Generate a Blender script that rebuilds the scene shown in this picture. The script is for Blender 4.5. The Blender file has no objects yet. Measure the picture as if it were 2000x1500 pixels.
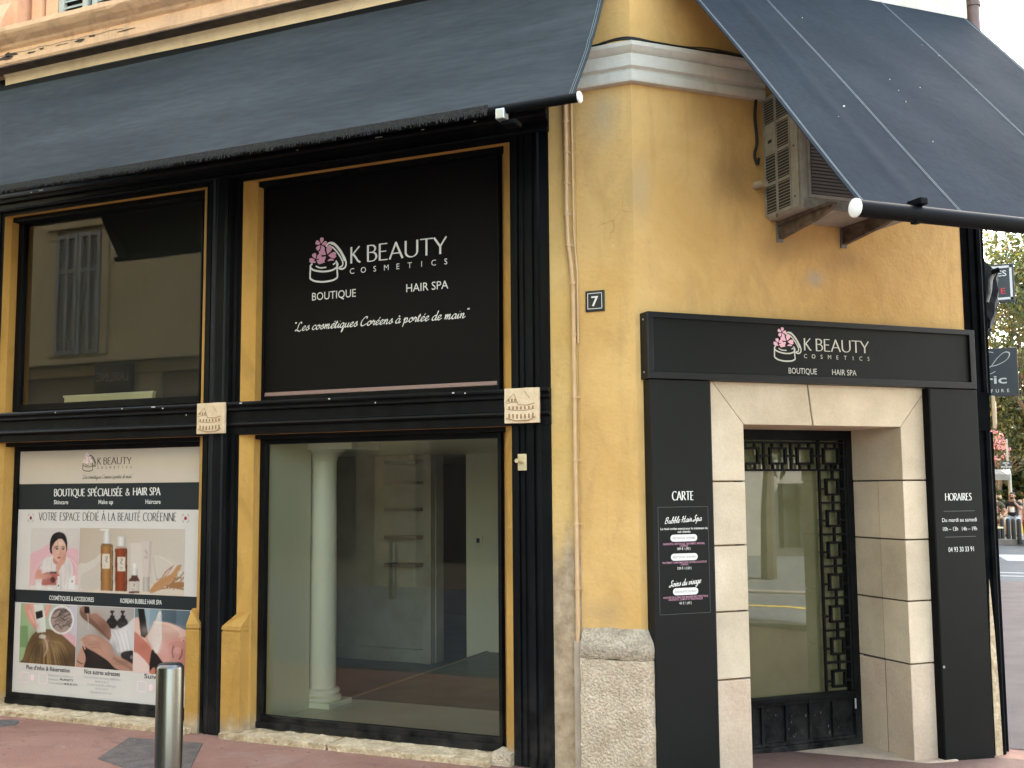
import bpy, bmesh, math, random
import numpy as np
from mathutils import Vector, Matrix
random.seed(7); RNG = np.random.default_rng(7)
scn = bpy.context.scene
COL = scn.collection
RAD = math.radians

# ------------------------------------------------------------------ camera
CAM = np.array([1.72868, -5.61835, 1.7]); FPX = 2101.78
YAW, PIT, ROL = RAD(-23.7293), RAD(5.5129), RAD(-0.44233)
_fw = np.array([math.sin(YAW)*math.cos(PIT), math.cos(YAW)*math.cos(PIT), math.sin(PIT)])
_r0 = np.array([math.cos(YAW), -math.sin(YAW), 0.0]); _u0 = np.cross(_r0, _fw)
_r = _r0*math.cos(ROL)+_u0*math.sin(ROL); _u = -_r0*math.sin(ROL)+_u0*math.cos(ROL)
cd = bpy.data.cameras.new('camera'); cam = bpy.data.objects.new('camera', cd); COL.objects.link(cam)
cam.matrix_world = Matrix(((_r[0], _u[0], -_fw[0], CAM[0]), (_r[1], _u[1], -_fw[1], CAM[1]), (_r[2], _u[2], -_fw[2], CAM[2]), (0, 0, 0, 1)))
cd.sensor_width = 36.0; cd.lens = FPX/2000*36; cd.clip_start = .05; cd.clip_end = 3000
scn.camera = cam

# ------------------------------------------------------------------ world, sun, exposure
SUN_EL = RAD(54); SUN_DIR = Vector((-0.30, 0.954, 0)).normalized()*math.cos(SUN_EL) + Vector((0, 0, math.sin(SUN_EL)))
w = bpy.data.worlds.new('World'); scn.world = w; w.use_nodes = True
nt = w.node_tree; nt.nodes.clear()
sky = nt.nodes.new('ShaderNodeTexSky'); sky.sky_type = 'NISHITA'; sky.sun_disc = False
sky.sun_elevation = SUN_EL; sky.sun_rotation = math.atan2(SUN_DIR.x, SUN_DIR.y)
sky.dust_density = 3.0; sky.air_density = 1.0; sky.ozone_density = .0
bg = nt.nodes.new('ShaderNodeBackground'); bg.inputs[1].default_value = 0.15
wo = nt.nodes.new('ShaderNodeOutputWorld'); wb = nt.nodes.new('ShaderNodeVectorMath'); wb.operation = 'MULTIPLY'; wb.inputs[1].default_value = (1.05, 1.0, .84)   # hazy, slightly warm daylight
nt.links.new(sky.outputs[0], wb.inputs[0]); nt.links.new(wb.outputs[0], bg.inputs[0]); nt.links.new(bg.outputs[0], wo.inputs[0])
ld = bpy.data.lights.new('sun', 'SUN'); ld.energy = 4.5; ld.angle = RAD(.5); ld.color = (1, .94, .84)
lo = bpy.data.objects.new('sun', ld); COL.objects.link(lo); lo.rotation_euler = SUN_DIR.to_track_quat('Z', 'Y').to_euler()
scn.view_settings.view_transform = 'Standard'; scn.view_settings.look = 'None'; scn.view_settings.exposure = 3.6; scn.view_settings.gamma = 1
try:
    scn.cycles.use_denoising = True; scn.cycles.max_bounces = 10; scn.cycles.transparent_max_bounces = 16
except Exception: pass

# ------------------------------------------------------------------ geometry helpers
C45 = math.cos(RAD(45)); S45 = math.sin(RAD(45))
def TA(p): return (p[0], p[1], p[2])                               # facade A: (x, depth, z)
def TB(p): return (p[0]*C45-p[1]*S45, p[0]*S45+p[1]*C45, p[2])     # facade B (chamfer): (s, depth, z)
def ray(a, b): return _fw+(a-1000)/FPX*_r+(750-b)/FPX*_u
def A(a, b, d=0.):                                                 # sight line -> (x, z) on the plane of facade A
    D = ray(a, b); t = (d-CAM[1])/D[1]; P = CAM+t*D; return P[0], P[2]
def B(a, b, d=0.):
    D = ray(a, b); n = np.array([-S45, C45, 0]); t = (d-CAM@n)/(D@n); P = CAM+t*D; return P[0]*C45+P[1]*S45, P[2]
def zg(x, y): return .17-.06*min(max(y, 0), 2.)-.005*min(max(y-2, 0), 45)

WL = {}
def cat_tag(o, label=None, cat=None, group=None, kind=None):
    if label: o['label'] = label
    if cat: o['category'] = cat
    if group: o['group'] = group
    if kind: o['kind'] = kind
    return o
def empty(name, loc, label, cat, group=None):
    o = bpy.data.objects.new(name, None); COL.objects.link(o); o.location = loc; o.empty_display_size = .1
    WL[o] = Vector(loc); return cat_tag(o, label, cat, group)

class MB:
    def __init__(s, T=TA): s.v = []; s.f = []; s.T = T; s.m = []; s.cur = 0
    def add(s, vs, fs):
        n = len(s.v); s.v += [s.T(p) for p in vs]; s.f += [tuple(i+n for i in f) for f in fs]; s.m += [s.cur]*len(fs); return s
    def box(s, x0, x1, y0, y1, z0, z1):
        return s.add([(x0,y0,z0),(x1,y0,z0),(x1,y1,z0),(x0,y1,z0),(x0,y0,z1),(x1,y0,z1),(x1,y1,z1),(x0,y1,z1)],
                     [(3,2,1,0),(4,5,6,7),(0,1,5,4),(1,2,6,5),(2,3,7,6),(3,0,4,7)])
    def quad(s, *p): return s.add(list(p), [tuple(range(len(p)))])
    def prism(s, pts, a0, a1, axis='z'):
        n = len(pts)
        if axis == 'z': L = [(p[0],p[1],a0) for p in pts]+[(p[0],p[1],a1) for p in pts]
        elif axis == 'x': L = [(a0,p[0],p[1]) for p in pts]+[(a1,p[0],p[1]) for p in pts]
        else: L = [(p[0],a0,p[1]) for p in pts]+[(p[0],a1,p[1]) for p in pts]
        return s.add(L, [tuple(range(n))[::-1], tuple(range(n, 2*n))]+[(i,(i+1)%n,n+(i+1)%n,n+i) for i in range(n)])
    def tube(s, path, r, n=10, cap=True):
        P = [Vector(p) for p in path]; rr = r if isinstance(r, (list, tuple)) else [r]*len(P)
        V = []; up = None
        for i, p in enumerate(P):
            t = (P[min(i+1, len(P)-1)]-P[max(i-1, 0)]).normalized()
            if up is None:
                up = Vector((0,0,1)) if abs(t.z) < .9 else Vector((1,0,0))
            a = t.cross(up).normalized(); b = a.cross(t).normalized(); up = b
            for k in range(n):
                q = 2*math.pi*k/n; V.append(tuple(p+a*math.cos(q)*rr[i]+b*math.sin(q)*rr[i]))
        F = [(i*n+k, i*n+(k+1)%n, (i+1)*n+(k+1)%n, (i+1)*n+k) for i in range(len(P)-1) for k in range(n)]
        if cap: F += [tuple(range(n))[::-1], tuple(range((len(P)-1)*n, len(P)*n))]
        return s.add(V, F)
    def lathe(s, prof, c, n=24):
        V = [(c[0]+r*math.cos(2*math.pi*k/n), c[1]+r*math.sin(2*math.pi*k/n), z) for r, z in prof for k in range(n)]
        F = [(i*n+k, i*n+(k+1)%n, (i+1)*n+(k+1)%n, (i+1)*n+k) for i in range(len(prof)-1) for k in range(n)]
        F += [tuple(range(n))[::-1], tuple(range((len(prof)-1)*n, len(prof)*n))]
        return s.add(V, F)
    def grid(s, fn, nu, nv):
        V = [fn(i/nu, j/nv) for j in range(nv+1) for i in range(nu+1)]
        return s.add(V, [(j*(nu+1)+i, j*(nu+1)+i+1, (j+1)*(nu+1)+i+1, (j+1)*(nu+1)+i) for j in range(nv) for i in range(nu)])
    def cut(s):
        if s.f and (not getattr(s, 'cuts', None) or s.cuts[-1] != len(s.f)): s.cuts = getattr(s, 'cuts', [])+[len(s.f)]
    def build(s, name, mat, parent=None, **k):
        cuts = getattr(s, 'cuts', None)
        if not cuts: return s._build(name, mat, parent, **k)
        first = None; e = [0]+[c for c in cuts if 0 < c < len(s.f)]+[len(s.f)]
        for a, b in zip(e[:-1], e[1:]):
            if b <= a: continue
            ids = sorted({i for f in s.f[a:b] for i in f}); mp = {i: k2 for k2, i in enumerate(ids)}
            q = MB(); q.v = [s.v[i] for i in ids]; q.f = [tuple(mp[i] for i in f) for f in s.f[a:b]]; q.m = s.m[a:b]
            o = q._build(name, mat, parent, **k); first = first or o
        return first
    def _build(s, name, mat, parent=None, bevel=0, smooth=False, rough=0, cell=.03, solid=0, recalc=True):
        base = WL[parent] if parent is not None else Vector((0,0,0))
        me = bpy.data.meshes.new(name); me.from_pydata([tuple(Vector(p)-base) for p in s.v], [], s.f)
        mats = mat if isinstance(mat, list) else [mat]
        for m in mats: me.materials.append(m)
        if len(mats) > 1: me.polygons.foreach_set('material_index', s.m)
        bm = bmesh.new(); bm.from_mesh(me)
        if recalc: bmesh.ops.recalc_face_normals(bm, faces=bm.faces)
        if bevel: bmesh.ops.bevel(bm, geom=[e for e in bm.edges if len(e.link_faces) == 2 and e.calc_face_angle(0) > .4], offset=bevel, segments=2, affect='EDGES', profile=.6)
        if rough:
            for _ in range(6):
                L = [e for e in bm.edges if e.calc_length() > cell*1.6]
                if not L: break
                bmesh.ops.subdivide_edges(bm, edges=L, cuts=1, use_grid_fill=True)
            bmesh.ops.triangulate(bm, faces=[f for f in bm.faces if len(f.verts) > 4])
            from mathutils import noise
            bm.normal_update()
            for v in bm.verts:
                q = (v.co+base)*22; n = noise.noise(q)+.5*noise.noise(q*2.7)
                v.co += v.normal*(n-.25)*rough
        bm.to_mesh(me); bm.free()
        if smooth: me.polygons.foreach_set('use_smooth', [True]*len(me.polygons))
        if smooth and bevel == 0 and smooth != 2:
            try: me.set_sharp_from_angle(angle=RAD(38))
            except Exception: pass
        o = bpy.data.objects.new(name, me); COL.objects.link(o)
        if parent is not None: o.parent = parent
        WL[o] = base
        return o

# ------------------------------------------------------------------ materials
def newmat(name):
    m = bpy.data.materials.new(name); m.use_nodes = True; N = m.node_tree.nodes; L = m.node_tree.links
    return m, N, L, N['Principled BSDF']
def mat(name, c1, c2=None, rough=.6, scale=3., bump=0., bscale=40., metal=0., spec=.5, fine=0., fscale=60., stretch=(1,1,1), detail=6, rvar=0., isl=0., dust=None):
    m, N, L, P = newmat(name)
    P.inputs['Roughness'].default_value = rough; P.inputs['Metallic'].default_value = metal; P.inputs['Specular IOR Level'].default_value = spec
    P.inputs['Base Color'].default_value = (*c1, 1)
    geo = N.new('ShaderNodeNewGeometry'); mp = N.new('ShaderNodeMapping'); mp.inputs['Scale'].default_value = stretch
    L.new(geo.outputs['Position'], mp.inputs['Vector'])
    if c2:
        n1 = N.new('ShaderNodeTexNoise'); n1.inputs['Scale'].default_value = scale; n1.inputs['Detail'].default_value = detail; n1.inputs['Roughness'].default_value = .6
        L.new(mp.outputs[0], n1.inputs['Vector'])
        rp = N.new('ShaderNodeValToRGB'); rp.color_ramp.elements[0].position = .35; rp.color_ramp.elements[1].position = .68
        rp.color_ramp.elements[0].color = (*c1, 1); rp.color_ramp.elements[1].color = (*c2, 1)
        L.new(n1.outputs['Fac'], rp.inputs[0]); out = rp.outputs[0]
        if fine:
            n2 = N.new('ShaderNodeTexNoise'); n2.inputs['Scale'].default_value = fscale; n2.inputs['Detail'].default_value = 4
            L.new(mp.outputs[0], n2.inputs['Vector'])
            mr = N.new('ShaderNodeMapRange'); mr.inputs[1].default_value = .3; mr.inputs[2].default_value = .7; mr.inputs[3].default_value = 1-fine; mr.inputs[4].default_value = 1+fine*.6
            L.new(n2.outputs['Fac'], mr.inputs[0])
            mx = N.new('ShaderNodeVectorMath'); mx.operation = 'SCALE'; L.new(out, mx.inputs[0]); L.new(mr.outputs[0], mx.inputs['Scale']); out = mx.outputs[0]
        if isl:
            mi = N.new('ShaderNodeMapRange'); mi.inputs[3].default_value = 1-isl; mi.inputs[4].default_value = 1+isl*.6; L.new(geo.outputs['Random Per Island'], mi.inputs[0])
            mx2 = N.new('ShaderNodeVectorMath'); mx2.operation = 'SCALE'; L.new(out, mx2.inputs[0]); L.new(mi.outputs[0], mx2.inputs['Scale']); out = mx2.outputs[0]
        if dust:
            z0, z1, dc, amt = dust
            sx = N.new('ShaderNodeSeparateXYZ'); L.new(geo.outputs['Position'], sx.inputs[0])
            m4 = N.new('ShaderNodeMapRange'); m4.inputs[1].default_value = z1; m4.inputs[2].default_value = z0; m4.inputs[3].default_value = 0; m4.inputs[4].default_value = amt; L.new(sx.outputs[2], m4.inputs[0])
            n5 = N.new('ShaderNodeTexNoise'); n5.inputs['Scale'].default_value = 7; n5.inputs['Detail'].default_value = 9; n5.inputs['Roughness'].default_value = .7; L.new(geo.outputs['Position'], n5.inputs['Vector'])
            m6 = N.new('ShaderNodeMapRange'); m6.inputs[1].default_value = .38; m6.inputs[2].default_value = .68; L.new(n5.outputs['Fac'], m6.inputs[0])
            mm = N.new('ShaderNodeMath'); mm.operation = 'MULTIPLY'; L.new(m4.outputs[0], mm.inputs[0]); L.new(m6.outputs[0], mm.inputs[1])
            xx = N.new('ShaderNodeMix'); xx.data_type = 'RGBA'; L.new(mm.outputs[0], xx.inputs[0]); L.new(out, xx.inputs[6]); xx.inputs[7].default_value = (*dc, 1); out = xx.outputs[2]
        L.new(out, P.inputs['Base Color'])
        if rvar:
            m3 = N.new('ShaderNodeMapRange'); m3.inputs[3].default_value = rough-rvar; m3.inputs[4].default_value = rough+rvar
            L.new(n1.outputs['Fac'], m3.inputs[0]); L.new(m3.outputs[0], P.inputs['Roughness'])
    if bump:
        nb = N.new('ShaderNodeTexNoise'); nb.inputs['Scale'].default_value = bscale; nb.inputs['Detail'].default_value = 5
        L.new(mp.outputs[0], nb.inputs['Vector'])
        b = N.new('ShaderNodeBump'); b.inputs['Strength'].default_value = min(1, bump); b.inputs['Distance'].default_value = .01*max(1, bump)
        L.new(nb.outputs['Fac'], b.inputs['Height']); L.new(b.outputs[0], P.inputs['Normal'])
    return m
def plaster(name, c1, c2, stain, grime=None, crack=True, spots=()):
    """painted render: broad mottling, blotchy stains, drips, hairline cracks, worn bare patches low down"""
    m, N, L, P = newmat(name); P.inputs['Roughness'].default_value = .85; P.inputs['Specular IOR Level'].default_value = .25
    geo = N.new('ShaderNodeNewGeometry'); pos = geo.outputs['Position']
    def noise(sc, det=6, st=(1,1,1), dist=0):
        mp = N.new('ShaderNodeMapping'); mp.inputs['Scale'].default_value = st; L.new(pos, mp.inputs[0])
        n = N.new('ShaderNodeTexNoise'); n.inputs['Scale'].default_value = sc; n.inputs['Detail'].default_value = det; n.inputs['Roughness'].default_value = .62; n.inputs['Distortion'].default_value = dist
        L.new(mp.outputs[0], n.inputs['Vector']); return n.outputs['Fac']
    def ramp(f, a, b, ca=(0,0,0), cb=(1,1,1)):
        r = N.new('ShaderNodeValToRGB'); r.color_ramp.elements[0].position = a; r.color_ramp.elements[1].position = b
        r.color_ramp.elements[0].color = (*ca, 1); r.color_ramp.elements[1].color = (*cb, 1); L.new(f, r.inputs[0]); return r.outputs[0]
    def mix(f, a, b):
        x = N.new('ShaderNodeMix'); x.data_type = 'RGBA'
        L.new(f, x.inputs[0]); 
        for k, q in ((6, a), (7, b)):
            if isinstance(q, tuple): x.inputs[k].default_value = (*q, 1)
            else: L.new(q, x.inputs[k])
        return x.outputs[2]
    def mul(f, k):
        q = N.new('ShaderNodeMath'); q.operation = 'MULTIPLY'; L.new(f, q.inputs[0])
        if isinstance(k, (int, float)): q.inputs[1].default_value = k
        else: L.new(k, q.inputs[1])
        return q.outputs[0]
    c = ramp(noise(1.5, 8, dist=.6), .3, .7, c1, c2)
    c = mix(mul(ramp(noise(5., 8, (1,1,.35), 1.2), .50, .74), .6), c, stain)
    c = mix(mul(ramp(noise(9., 5, (1,1,.10), .4), .56, .72), .28), c, tuple(v*.8 for v in stain))
    c = mix(mul(ramp(noise(38, 4), .55, .8), .3), c, tuple(v*.75 for v in c1))
    c = mix(mul(ramp(noise(11, 3, dist=2), .70, .73), .35), c, tuple(min(1, v*1.18+.02) for v in c2))
    if grime:
        sx = N.new('ShaderNodeSeparateXYZ'); L.new(pos, sx.inputs[0])
        mr = N.new('ShaderNodeMapRange'); mr.inputs[1].default_value = grime[1]; mr.inputs[2].default_value = grime[0]; L.new(sx.outputs[2], mr.inputs[0])
        ad = N.new('ShaderNodeMath'); ad.operation = 'ADD'; L.new(mr.outputs[0], ad.inputs[0])
        L.new(mul(noise(4, 8, (1,1,.6), .8), .9), ad.inputs[1])
        c = mix(mul(ramp(ad.outputs[0], .75, 1.05), .95), c, ramp(noise(14, 6), .35, .7, (.25,.18,.115), (.47,.36,.24)))
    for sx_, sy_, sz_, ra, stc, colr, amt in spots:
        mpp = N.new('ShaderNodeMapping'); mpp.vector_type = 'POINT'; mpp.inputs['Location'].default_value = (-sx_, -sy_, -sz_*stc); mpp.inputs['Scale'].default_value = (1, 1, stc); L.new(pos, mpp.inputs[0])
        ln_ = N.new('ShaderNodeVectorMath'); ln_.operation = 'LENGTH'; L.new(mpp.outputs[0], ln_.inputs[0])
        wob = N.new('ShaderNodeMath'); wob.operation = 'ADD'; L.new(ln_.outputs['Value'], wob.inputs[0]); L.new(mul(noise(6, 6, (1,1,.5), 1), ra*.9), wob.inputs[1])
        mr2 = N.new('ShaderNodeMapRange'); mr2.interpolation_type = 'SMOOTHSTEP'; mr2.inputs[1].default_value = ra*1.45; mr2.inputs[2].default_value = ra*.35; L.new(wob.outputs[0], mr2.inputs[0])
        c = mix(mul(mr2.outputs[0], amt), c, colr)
    if crack:
        v = N.new('ShaderNodeTexVoronoi'); v.feature = 'DISTANCE_TO_EDGE'; v.inputs['Scale'].default_value = 1.3
        wv = N.new('ShaderNodeMix'); wv.data_type = 'VECTOR'; wv.inputs[0].default_value = .12
        nn = N.new('ShaderNodeTexNoise'); nn.inputs['Scale'].default_value = 3; nn.inputs['Detail'].default_value = 8; L.new(pos, nn.inputs['Vector'])
        L.new(pos, wv.inputs[4]); L.new(nn.outputs['Color'], wv.inputs[5]); L.new(wv.outputs[1], v.inputs['Vector'])
        k = ramp(v.outputs['Distance'], .0, .0035, (1,1,1), (0,0,0))
        c = mix(mul(mul(k, ramp(noise(1.1, 2), .55, .68)), .5), c, tuple(x*.5 for x in c1))
    L.new(c, P.inputs['Base Color'])
    b = N.new('ShaderNodeBump'); b.inputs['Strength'].default_value = .55; b.inputs['Distance'].default_value = .006
    L.new(noise(45, 6), b.inputs['Height'])
    b2 = N.new('ShaderNodeBump'); b2.inputs['Strength'].default_value = .4; b2.inputs['Distance'].default_value = .03
    L.new(noise(5, 3), b2.inputs['Height']); L.new(b.outputs[0], b2.inputs['Normal']); L.new(b2.outputs[0], P.inputs['Normal'])
    return m
def glassmat(name, tint=(.93,.96,.93), gain=2.0, rough=0.):
    m, N, L, P = newmat(name); N.remove(P); out = N['Material Output']
    t = N.new('ShaderNodeBsdfTransparent'); t.inputs[0].default_value = (*tint, 1)
    g = N.new('ShaderNodeBsdfGlossy'); g.inputs['Roughness'].default_value = rough; g.inputs[0].default_value = (1,1,1,1)
    fr = N.new('ShaderNodeFresnel'); fr.inputs['IOR'].default_value = 1.5
    mu = N.new('ShaderNodeMath'); mu.operation = 'MULTIPLY'; mu.inputs[1].default_value = gain; mu.use_clamp = True; L.new(fr.outputs[0], mu.inputs[0])
    x = N.new('ShaderNodeMixShader'); L.new(mu.outputs[0], x.inputs[0]); L.new(t.outputs[0], x.inputs[1]); L.new(g.outputs[0], x.inputs[2]); L.new(x.outputs[0], out.inputs[0])
    return m
def leafmat(name, c1, c2, c3):
    m, N, L, P = newmat(name); out = N['Material Output']
    geo = N.new('ShaderNodeNewGeometry'); r = N.new('ShaderNodeValToRGB'); e = r.color_ramp.elements
    e[0].color = (*c1, 1); e[1].color = (*c3, 1); q = e.new(.6); q.color = (*c2, 1)
    L.new(geo.outputs['Random Per Island'], r.inputs[0]); L.new(r.outputs[0], P.inputs['Base Color']); P.inputs['Roughness'].default_value = .45
    t = N.new('ShaderNodeBsdfTranslucent'); L.new(r.outputs[0], t.inputs[0])
    x = N.new('ShaderNodeMixShader'); x.inputs[0].default_value = .22; L.new(P.outputs[0], x.inputs[1]); L.new(t.outputs[0], x.inputs[2]); L.new(x.outputs[0], out.inputs[0])
    return m
def vcolmat(name):
    m, N, L, P = newmat(name); a = N.new('ShaderNodeVertexColor'); a.layer_name = 'print'; L.new(a.outputs[0], P.inputs['Base Color']); P.inputs['Roughness'].default_value = .35
    return m

M = {}
_B = lambda q, z: (q*C45, q*S45, z)
M['ochre'] = plaster('ochre_render', (.53,.308,.098), (.64,.405,.160), (.42,.25,.095), spots=((*_B(.66,3.50),.26,.8,(.26,.155,.06),.75),(*_B(.95,3.10),.30,1.6,(.30,.18,.075),.7),(*_B(1.42,3.05),.26,1.8,(.33,.20,.085),.6),  # spots round the air conditioner paint its soft shade; the others are stains
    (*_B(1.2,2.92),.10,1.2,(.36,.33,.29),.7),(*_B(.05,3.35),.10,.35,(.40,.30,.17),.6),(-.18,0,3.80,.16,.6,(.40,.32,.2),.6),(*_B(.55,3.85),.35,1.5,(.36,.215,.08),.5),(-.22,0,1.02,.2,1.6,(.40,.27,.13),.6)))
M['ochre_dirty'] = plaster('worn_ochre_render', (.50,.31,.10), (.60,.40,.16), (.36,.23,.10), grime=(.80,1.75))
M['ochre_trim'] = plaster('ochre_paint', (.40,.215,.045), (.50,.285,.075), (.25,.135,.035), grime=(.05,.42), crack=False)
M['cream_render'] = plaster('cream_render', (.66,.48,.29), (.74,.57,.37), (.52,.37,.22), crack=True)
M['peach'] = plaster('peach_render', (.62,.33,.20), (.72,.42,.25), (.42,.23,.14))
M['peach_ledge'] = plaster('weathered_ledge', (.60,.36,.22), (.70,.46,.28), (.28,.18,.12))
M['pinkred'] = plaster('rose_render', (.48,.20,.14), (.56,.27,.19), (.35,.17,.12))
M['mould'] = plaster('white_moulding_paint', (.47,.435,.37), (.56,.525,.45), (.36,.32,.26))
M['black'] = mat('black_paint', (.0016,.0018,.0025), (.0050,.0052,.0060), rough=.46, spec=.15, scale=9, bump=.18, bscale=25, stretch=(1,1,.25), fine=.3, fscale=90, rvar=.12, dust=(.12,.70,(.050,.044,.038),.8))
M['black_matt'] = mat('matt_black_paint', (.0022,.0024,.003), (.006,.0062,.007), rough=.9, spec=.02, scale=9)
M['black_panel'] = mat('anthracite_panel', (.0075,.0082,.0075), (.0092,.0098,.0090), rough=.48, spec=.13, scale=2)
M['black_rim'] = mat('anthracite_rim', (.0055,.006,.0072), rough=.4, spec=.25)
M['board'] = mat('printed_black_vinyl', (.0034,.0027,.0030), (.0042,.0034,.0037), rough=.55, scale=2, spec=.14)
M['iron'] = mat('black_iron', (.0025,.0027,.003), (.0065,.0065,.0065), rough=.45, spec=.10, scale=14, bump=.25, bscale=50, fine=.1, dust=(.08,.42,(.055,.05,.045),.7))
M['stone'] = mat('pale_limestone', (.46,.365,.25), (.62,.51,.37), isl=.10, rough=.75, scale=2.6, bump=.3, bscale=32, fine=.07, fscale=90, detail=10)
M['stone_low'] = mat('pinkish_limestone', (.48,.355,.25), (.62,.485,.355), isl=.08, dust=(.05,.40,(.27,.205,.15),.8), rough=.8, scale=3.5, bump=.5, bscale=36, fine=.10, fscale=80, detail=10)
M['plinth'] = mat('bush_hammered_stone', (.44,.335,.225), (.62,.50,.36), rough=.9, scale=6, bump=2.0, bscale=75, fine=.26, fscale=62, detail=10)
M['plinth_cap'] = mat('weathered_plinth_cap', (.34,.27,.19), (.54,.44,.32), rough=.9, scale=9, bump=2.0, bscale=75, fine=.35, fscale=75, detail=10)
M['sill'] = mat('worn_travertine', (.40,.29,.165), (.64,.50,.32), rough=.8, scale=9, bump=1.2, bscale=60, fine=.25, fscale=45, detail=10)
M['joint'] = mat('dark_mortar', (.06,.042,.03), rough=.9)
M['fabricA'] = mat('slate_awning_canvas', (.0265,.031,.034), (.045,.051,.0545), rough=.85, scale=1.8, bump=1.1, bscale=5, stretch=(.3,1,1.6), fine=.16, fscale=26, spec=.12)
M['fabricB'] = mat('navy_awning_canvas', (.0140,.0190,.0255), (.019,.0255,.0335), rough=.85, scale=1.8, bump=.6, bscale=4, fine=.12, fscale=30, spec=.08)
M['fabric_black'] = mat('black_canvas', (.008,.008,.009), (.014,.014,.015), rough=.8, scale=8, bump=.5, bscale=18)
M['hem'] = mat('frayed_hem', (.008,.0075,.006), (.024,.022,.018), rough=.95, scale=60, bump=1.2, bscale=140)
M['thread'] = mat('pale_thread', (.10,.125,.13), (.15,.17,.17), rough=.8, scale=40)
M['bar'] = mat('black_tube_paint', (.003,.0035,.004), rough=.5, spec=.07)
M['white_pl'] = mat('white_plastic', (.72,.70,.66), rough=.4)
M['alu'] = mat('dull_aluminium', (.45,.48,.5), rough=.35, metal=.8)
M['acbody'] = mat('aged_beige_casing', (.25,.24,.215), (.33,.32,.285), rough=.5, scale=6, fine=.15, fscale=20)
M['acgrime'] = mat('grimy_casing', (.09,.08,.068), (.26,.24,.20), rough=.6, scale=5, fine=.2, fscale=20)
M['acdark'] = mat('dark_coil', (.02,.02,.019), rough=.7)
M['acslat'] = mat('grey_louvre', (.055,.055,.052), rough=.5)
M['rust'] = mat('rusty_steel', (.055,.034,.024), (.15,.115,.085), rough=.8, scale=18, bump=.6, bscale=60)
M['steel'] = mat('brushed_stainless', (.13,.125,.112), (.19,.182,.165), rough=.24, metal=1., scale=30, stretch=(1,1,.02), bump=.05, bscale=200)
M['steel_cap'] = mat('dark_steel_cap', (.12,.12,.12), rough=.3, metal=.9)
M['conduit'] = mat('painted_conduit', (.50,.31,.15), (.56,.37,.20), rough=.6, scale=12)
M['conduit_grey'] = mat('bare_conduit', (.30,.24,.17), (.40,.32,.24), rough=.7, scale=12)
M['cable'] = mat('black_cable', (.012,.011,.010), rough=.5)
M['brass'] = mat('pale_brass', (.62,.50,.28), (.70,.58,.36), rough=.4, metal=.5, scale=20)
M['plaque'] = mat('carved_beige_stone', (.60,.44,.27), (.70,.54,.36), rough=.7, scale=20, bump=.3, bscale=90)
M['plaque_dark'] = mat('plaque_recess_shade', (.24,.13,.06), (.34,.2,.1), rough=.8, scale=40)  # arch recesses are flat, their shade is put into this brown
M['white'] = mat('white_ink', (.66,.64,.59), rough=.5)
M['ivory'] = mat('ivory_ink', (.50,.485,.42), rough=.5)
M['pink'] = mat('pink_ink', (.56,.27,.36), rough=.5)
M['pinkB'] = mat('pale_pink_ink', (.72,.40,.48), rough=.5)
M['palepink'] = mat('blush_ink', (.75,.56,.60), rough=.5)
M['pinktext'] = mat('menu_pink_ink', (.42,.20,.27), rough=.5)
M['greyink'] = mat('grey_ink', (.10,.10,.105), rough=.5)
M['midink'] = mat('mid_grey_ink', (.30,.29,.30), rough=.5)
M['line'] = mat('thin_grey_line', (.10,.10,.10), rough=.5)
M['blackink'] = mat('black_ink', (.010,.011,.012), rough=.45)
M['bandink'] = mat('dark_teal_ink', (.010,.015,.018), rough=.4)
M['paper'] = mat('poster_white', (.55,.50,.46), (.57,.525,.48), rough=.4, scale=2)
M['paperhead'] = mat('poster_cream', (.48,.40,.32), (.52,.44,.36), rough=.4, scale=2)
M['redink'] = mat('flag_red', (.35,.02,.03), rough=.5)
M['trimpink'] = mat('dusty_pink_trim', (.25,.16,.14), rough=.5)
M['glass'] = glassmat('window_glass', (.97,.99,.96), 2.0)
M['glass_film'] = glassmat('tinted_glass', (.30,.33,.31), 2.0)
M['glass_door'] = glassmat('door_glass', (.50,.51,.42), 1.5)
M['int_white'] = mat('white_interior_paint', (.88,.82,.57), (.90,.85,.62), rough=.6, scale=2)
M['int_grey'] = mat('shop_wall_paint', (.36,.325,.23), (.48,.44,.33), rough=.8, scale=3, detail=8)
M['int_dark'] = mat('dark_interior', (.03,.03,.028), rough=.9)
M['int_floor'] = mat('shop_floor_tile', (.12,.14,.10), (.17,.185,.14), rough=.45, scale=3)
M['marble'] = mat('cream_marble', (.66,.62,.46), (.76,.72,.56), rough=.4, scale=2.5, detail=8)
M['wood_edge'] = mat('platform_edge', (.36,.27,.16), rough=.6)
M['shelf'] = mat('dark_shelf', (.13,.105,.08), rough=.6)
M['colwhite'] = mat('white_column_paint', (.86,.82,.64), rough=.5)
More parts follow.
